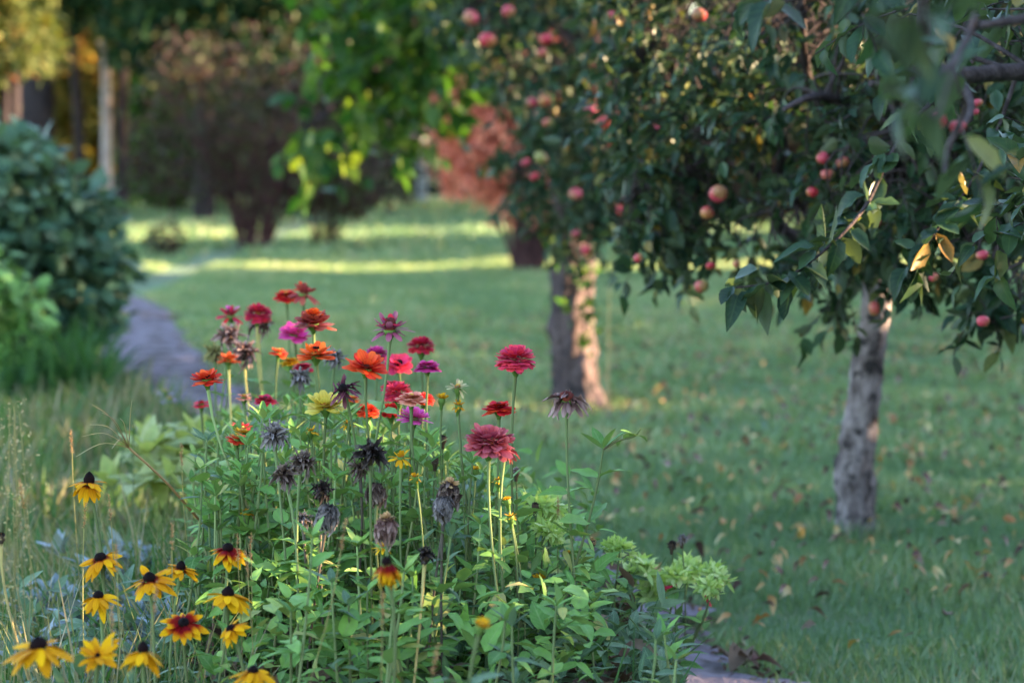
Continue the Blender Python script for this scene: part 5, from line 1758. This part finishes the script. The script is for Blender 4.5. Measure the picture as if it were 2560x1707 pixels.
bg_tree('woodland_tree', 'broad dark green tree whose leaves hang over the reddish brown shrub', 470, 46.0, 7, .16, M['barkD'],
        [((-.1, -2, 3.7), (1.5, 1.8, 1.2), 6000), ((1.4, -2, 3.9), (2.2, 1.8, 1.5), 8500), ((3.0, -1, 3.6), (1.6, 1.4, 1.4), 5000), ((0, 0, 6.0), (3.4, 2.5, 1.5), 5000)], M['farleaf'], group='trees at the end of the lawn', nbr=9)
bg_tree('woodland_tree', 'deep shaded tree filling the gap above the bird table', 800, 55.0, 9, .22, M['barkD'],
        [((0, 0, 4.0), (3.0, 2, 2.4), 11000), ((2.6, 0, 4.2), (2.4, 2, 2.3), 8000), ((0, 0, 7.2), (3.4, 2.5, 2.0), 5000)], M['farleaf'], group='trees at the end of the lawn')
bg_tree('woodland_tree', 'green tree far behind the nearer apple crown', 1700, 52.0, 9, .22, M['barkD'],
        [((0, 0, 4.0), (3.4, 2, 2.2), 8000), ((2.6, 0, 5.6), (2.4, 2, 2.2), 5000), ((0, 0, 7.8), (3.4, 2.5, 2.0), 4000), ((-3, 1, 5.0), (2.2, 2, 2.5), 5000)], M['farleaf'], group='trees at the end of the lawn')
bg_tree('woodland_tree', 'green tree behind the outermost hanging apple twigs', 2250, 48.0, 9, .22, M['barkD'],
        [((0, 0, 3.6), (3.2, 2, 2.4), 8000), ((1.0, 0, 6.4), (3.4, 2.5, 2.2), 6000)], M['farleaf'], group='trees at the end of the lawn')

# linden-like tree behind the farther apple tree: bright translucent leaves over the lawn
rngC = np.random.default_rng(203)
dC = 17.5
bC = np.array([ad(1322, 500, dC)[0], dC, 0])
trC, cvC = trunk_mesh([bC + [0, 0, -.05], bC + [.02, 0, 1], bC + [0, 0, 2], bC + [-.1, 0, 3.2]], [.10, .085, .08, .06], rngC, n=30, sides=12)
lbC = MB()
LC = [limb(lbC, [bC + [0, 0, 1.9], ad(1150, 60, 17.2), ad(1000, 80, 17.0), ad(860, 160, 16.8), ad(700, 300, 16.6)], .05, .008),
      limb(lbC, [bC + [0, 0, 2.1], ad(1120, -60, 17.2), ad(900, -40, 17.0), ad(740, 60, 16.8)], .05, .008)]
blC = []
for x, y, rx, ry, n in [(800, 60, 90, 90, 44), (930, 60, 110, 90, 60), (1060, 70, 80, 90, 40), (840, 190, 90, 80, 44), (960, 210, 100, 80, 48), (1060, 210, 50, 60, 14), (880, 310, 70, 40, 18), (1000, 290, 60, 50, 14), (700, 335, 75, 36, 18),
                        (690, 370, 40, 25, 8), (790, 310, 50, 35, 9), (890, -70, 260, 80, 70), (750, 120, 50, 60, 14)]:
    blC.append((ad(x + 25 + (900 - x) * .08, y - 45, 16.9), (px(rx, 17) * .9, .6, px(ry, 17) * .8), int(n * .62)))
lvC, twC = crown(rngC, blC, LC, CARD4, .15, per=8, twigL=(.2, .45), droop=.5, twig_r=.003)
tree_object('broadleaf_tree', 'tree', bC, 'tree with bright translucent yellow green leaves hanging over the lawn between the shrubs', trC, M['barkD'], lbC, M['barkD'], lvC, M['linleaf'], twC, M['barkD'])

# shrubs beneath
shrub('reddish_shrub', 'shrub', 'large spreading reddish brown shrub with dark red bare stems at its foot', 584, 33.0, 110, M['redwood'],
      [((-.6, 0, 1.65), (1.25, 1.0, .95), 1000), ((.55, 0, 1.6), (1.3, 1.0, 1.0), 1000), ((-.1, 0, 2.2), (1.6, .9, .9), 1000), ((-1.05, 0, 1.1), (.8, .7, .6), 700), ((1.5, 0, 1.0), (1.05, .7, .55), 1000), ((.1, 0, .7), (.8, .6, .4), 300), ((-.9, 0, 2.5), (.5, .5, .4), 250), ((.9, 0, 2.4), (.5, .5, .5), 250)],
      CARD, (.05, .12), M['smoke'], 1.7, 2.5, .011, shell=.0)
shrub('reddish_shrub', 'shrub', 'low purple brown shrub beyond the large spreading one, toward the bird table', 745, 34.5, 40, M['redwood'],
      [((-.3, 0, 1.1), (.9, .8, .6), 2300), ((.3, 0, .9), (.65, .8, .5), 1400)], CARD, (.07, .14), M['smoke'], 1.1, 1.2, .010, shell=.05)
shrub('salmon_shrub', 'shrub', 'salmon pink vase-shaped shrub with many fine stems behind the thick trunk', 1212, 26.6, 110, M['redwood'],
      [((-.25, 0, 1.85), (.85, .7, .75), 5200), ((.45, 0, 1.9), (.8, .7, .8), 4600), ((-.55, 0, 1.25), (.5, .5, .5), 1500), ((.65, 0, 1.2), (.55, .5, .5), 1500), ((0, 0, .95), (.55, .4, .5), 1500), ((-.75, 0, 1.7), (.35, .4, .5), 900)],
      card(lambda t: (.07, .17, .03)[int(round(t * 2))], 2, .1), (.06, .13), M['salmon'], 1.1, 2.4, .012, shell=.1)
shrub('brown_stump_shrub', 'shrub', 'small rusty low shrub sitting at the foot of the lawn near the path', 378, 31.0, 10, M['redwood'],
      [((0, 0, .2), (.26, .22, .22), 260)], CARD, (.05, .09), M['smoke'], .2, .42, .01)
for X, d, s_, lab, mt in [(1500, 36, 1.0, 'brownish shrub between the two apple trunks at the end of the lawn', 'smoke'), (1690, 43, 1.3, 'olive shrub under the nearer apple crown at the end of the lawn', 'smoke'),
                          (2130, 38, 1.2, 'dark green shrub beyond the knotty trunk', 'farleaf'), (2330, 34, 1.2, 'dark green shrub at the lawn end under the outermost twigs', 'farleaf'), (1900, 46, 1.4, 'dull green shrub straight behind the knotty trunk', 'farleaf')]:
    shrub('lawn_shrub', 'shrub', lab, X, d, 14, M['barkD'], [((0, 0, .75 * s_), (1.2 * s_, .9, .75 * s_), 5000), ((.6, 0, 1.3 * s_), (.9 * s_, .8, .6 * s_), 2600)], CARD, (.09, .16), M[mt], .8, 1.3, .02)
shrub('autumn_shrub', 'shrub', 'yellow and orange leaved shrub glowing between the dark trunks', 215, 60.0, 14, M['barkD'],
      [((-.6, 0, 3.3), (1.5, 1, 1.7), 4500), ((.8, 0, 2.6), (1.6, 1, 1.4), 4000), ((-1, 0, 1.4), (1.8, 1, 1.2), 2500)], CARD, (.14, .26), M['autumn'], 1.2, 3.6, .03)
shrub('green_shrub', 'shrub', 'sunlit yellow green shrub left of the reddish brown one', 385, 51.0, 14, M['barkD'],
      [((0, 0, 2.2), (.9, 1, 1.0), 3000), ((-.1, 0, 1.0), (1.0, 1, .9), 2500), ((.8, 0, 1.2), (1.1, 1, .9), 2500)], CARD, (.10, .2), M['linleaf'], .9, 2.2, .02)

# bird table far down the lawn
bt = at(970 * D2, 430 * D2, 60.0)
rt = empty('bird_table', (bt[0], 60.0, 0), 'small wooden bird table on a pale post far down the lawn', 'bird table')


def box(mb, x0, x1, y0, y1, z0, z1):
    v = [(x, y, z) for z in (z0, z1) for y in (y0, y1) for x in (x0, x1)]
    q = [(0, 2, 3, 1), (4, 5, 7, 6), (0, 1, 5, 4), (2, 6, 7, 3), (0, 4, 6, 2), (1, 3, 7, 5)]
    return mb.add(v, q)


M['post'] = noise_mat('weathered_post', [(.3, (.22, .25, .28)), (.7, (.4, .43, .46))], scale=6)
M['tabletop'] = noise_mat('purplish_board', [(.3, (.12, .07, .08)), (.7, (.24, .15, .16))], scale=6)
box(MB(), -.12, .12, -.12, .12, 0, 1.25).build('post', M['post'], rt, False)
box(MB(), -.48, .48, -.35, .35, 1.25, 1.32).build('tray', M['tabletop'], rt, False)
rf = MB()
rf.add([(-.55, -.42, 1.62), (.55, -.42, 1.62), (.55, 0, 1.86), (-.55, 0, 1.86), (-.55, .42, 1.62), (.55, .42, 1.62), (-.55, -.42, 1.58), (.55, -.42, 1.58), (.55, 0, 1.82), (-.55, 0, 1.82), (-.55, .42, 1.58), (.55, .42, 1.58)],
       [(0, 1, 2, 3), (3, 2, 5, 4), (7, 6, 9, 8), (8, 9, 10, 11), (6, 7, 1, 0), (10, 4, 5, 11)])
rf.build('roof', M['tabletop'], rt, False)
cp = MB()
for sx in (-.44, .44):
    for sy in (-.3, .3):
        box(cp, sx - .025, sx + .025, sy - .025, sy + .025, 1.32, 1.64)
cp.build('corner_posts', M['tabletop'], rt, False)

# far wood closing the view
rw = np.random.default_rng(300)
wm_ = MB()
n = 95000
x = rw.uniform(-30, 30, n)
y = rw.uniform(68, 82, n)
z = 13 * rw.random(n) ** .9
lump = np.sin(x * .55 + y * .3) * np.sin(z * .7 + x * .21) + .5 * np.sin(x * 1.7 + z * 1.3)
ok = lump > -1.0 + .3 * rw.random(n)
x, y, z = x[ok], y[ok], z[ok]
n = len(x)
wm_.inst(CARD, np.stack([x, y, z], -1), frames(rw.normal(0, 1, (n, 3)), rw.normal(0, .5, (n, 3)) + [0, 0, 1]), rw.uniform(.3, .7, n), rw.random(n))
tag(wm_.build('woodland', M['farleaf']), 'dense dark wood closing the view behind the garden', 'wood', kind='stuff')

# ------------------------------------------------------------------ unseen tree screens added to shade the foreground, shaped to leave sunlit gaps
def screen_tree(y0, y1, x, h, label, n, seed, holes=True, thick=1.6, zmin=.0):
    rng = np.random.default_rng(seed)
    base = np.array([x, (y0 + y1) / 2, 0])
    root = empty('shade_screen', base, label, 'shade_screen')
    P = np.stack([rng.uniform(x, x + thick, n), rng.uniform(y0, y1, n), zmin + (h - zmin) * rng.random(n)], -1)
    top = h * (.86 + .14 * np.sin(P[:, 1] * 1.3) * np.sin(P[:, 1] * .7 + 1))
    P = P[P[:, 2] < top]
    if holes:
        keep = np.ones(len(P), bool)
        for p, r in zip(LP_, LR_):  # leaves removed along sun rays so that chosen spots are lit
            w = P - p
            t = w @ SUN
            dist = np.linalg.norm(w - t[:, None] * SUN, axis=1)
            keep &= ~((dist < r + min(.12, r)) & (t > 0))
        P = P[keep]
    m = len(P)
    mb = MB()
    mb.inst(CARD4, P, frames(rng.normal(0, 1, (m, 3)), rng.normal(0, 1, (m, 3))), rng.uniform(.14, .28, m), rng.random(m))
    o = mb.build('foliage', M['farleaf'], root)
    o.location = tuple(-base)
    tm = MB()
    for k in range(int((y1 - y0) / 1.6)):
        yy = y0 + .8 + k * 1.6
        tm.tube(np.array([(x + thick / 2, yy, -.05), (x + thick / 2 + rng.normal(0, .1), yy + rng.normal(0, .1), h * .5), (x + thick / 2, yy, h * .85)]), [.07, .05, .02], 7)
    o = tm.build('stems', M['barkD'], root)
    o.location = tuple(-base)


screen_tree(-9, 27.8, 8.6, 6.6, 'unseen tall leafy screen added to shade the flowers, with gaps cut for sun', 120000, 401)
screen_tree(29.6, 37.2, 11.0, 7.2, 'unseen short leafy screen added to shade the lawn between its sunlit bands', 21000, 402, False)
screen_tree(42.0, 66, 14.5, 9.0, 'unseen far leafy screen added to shade the end of the lawn', 40000, 403, False)
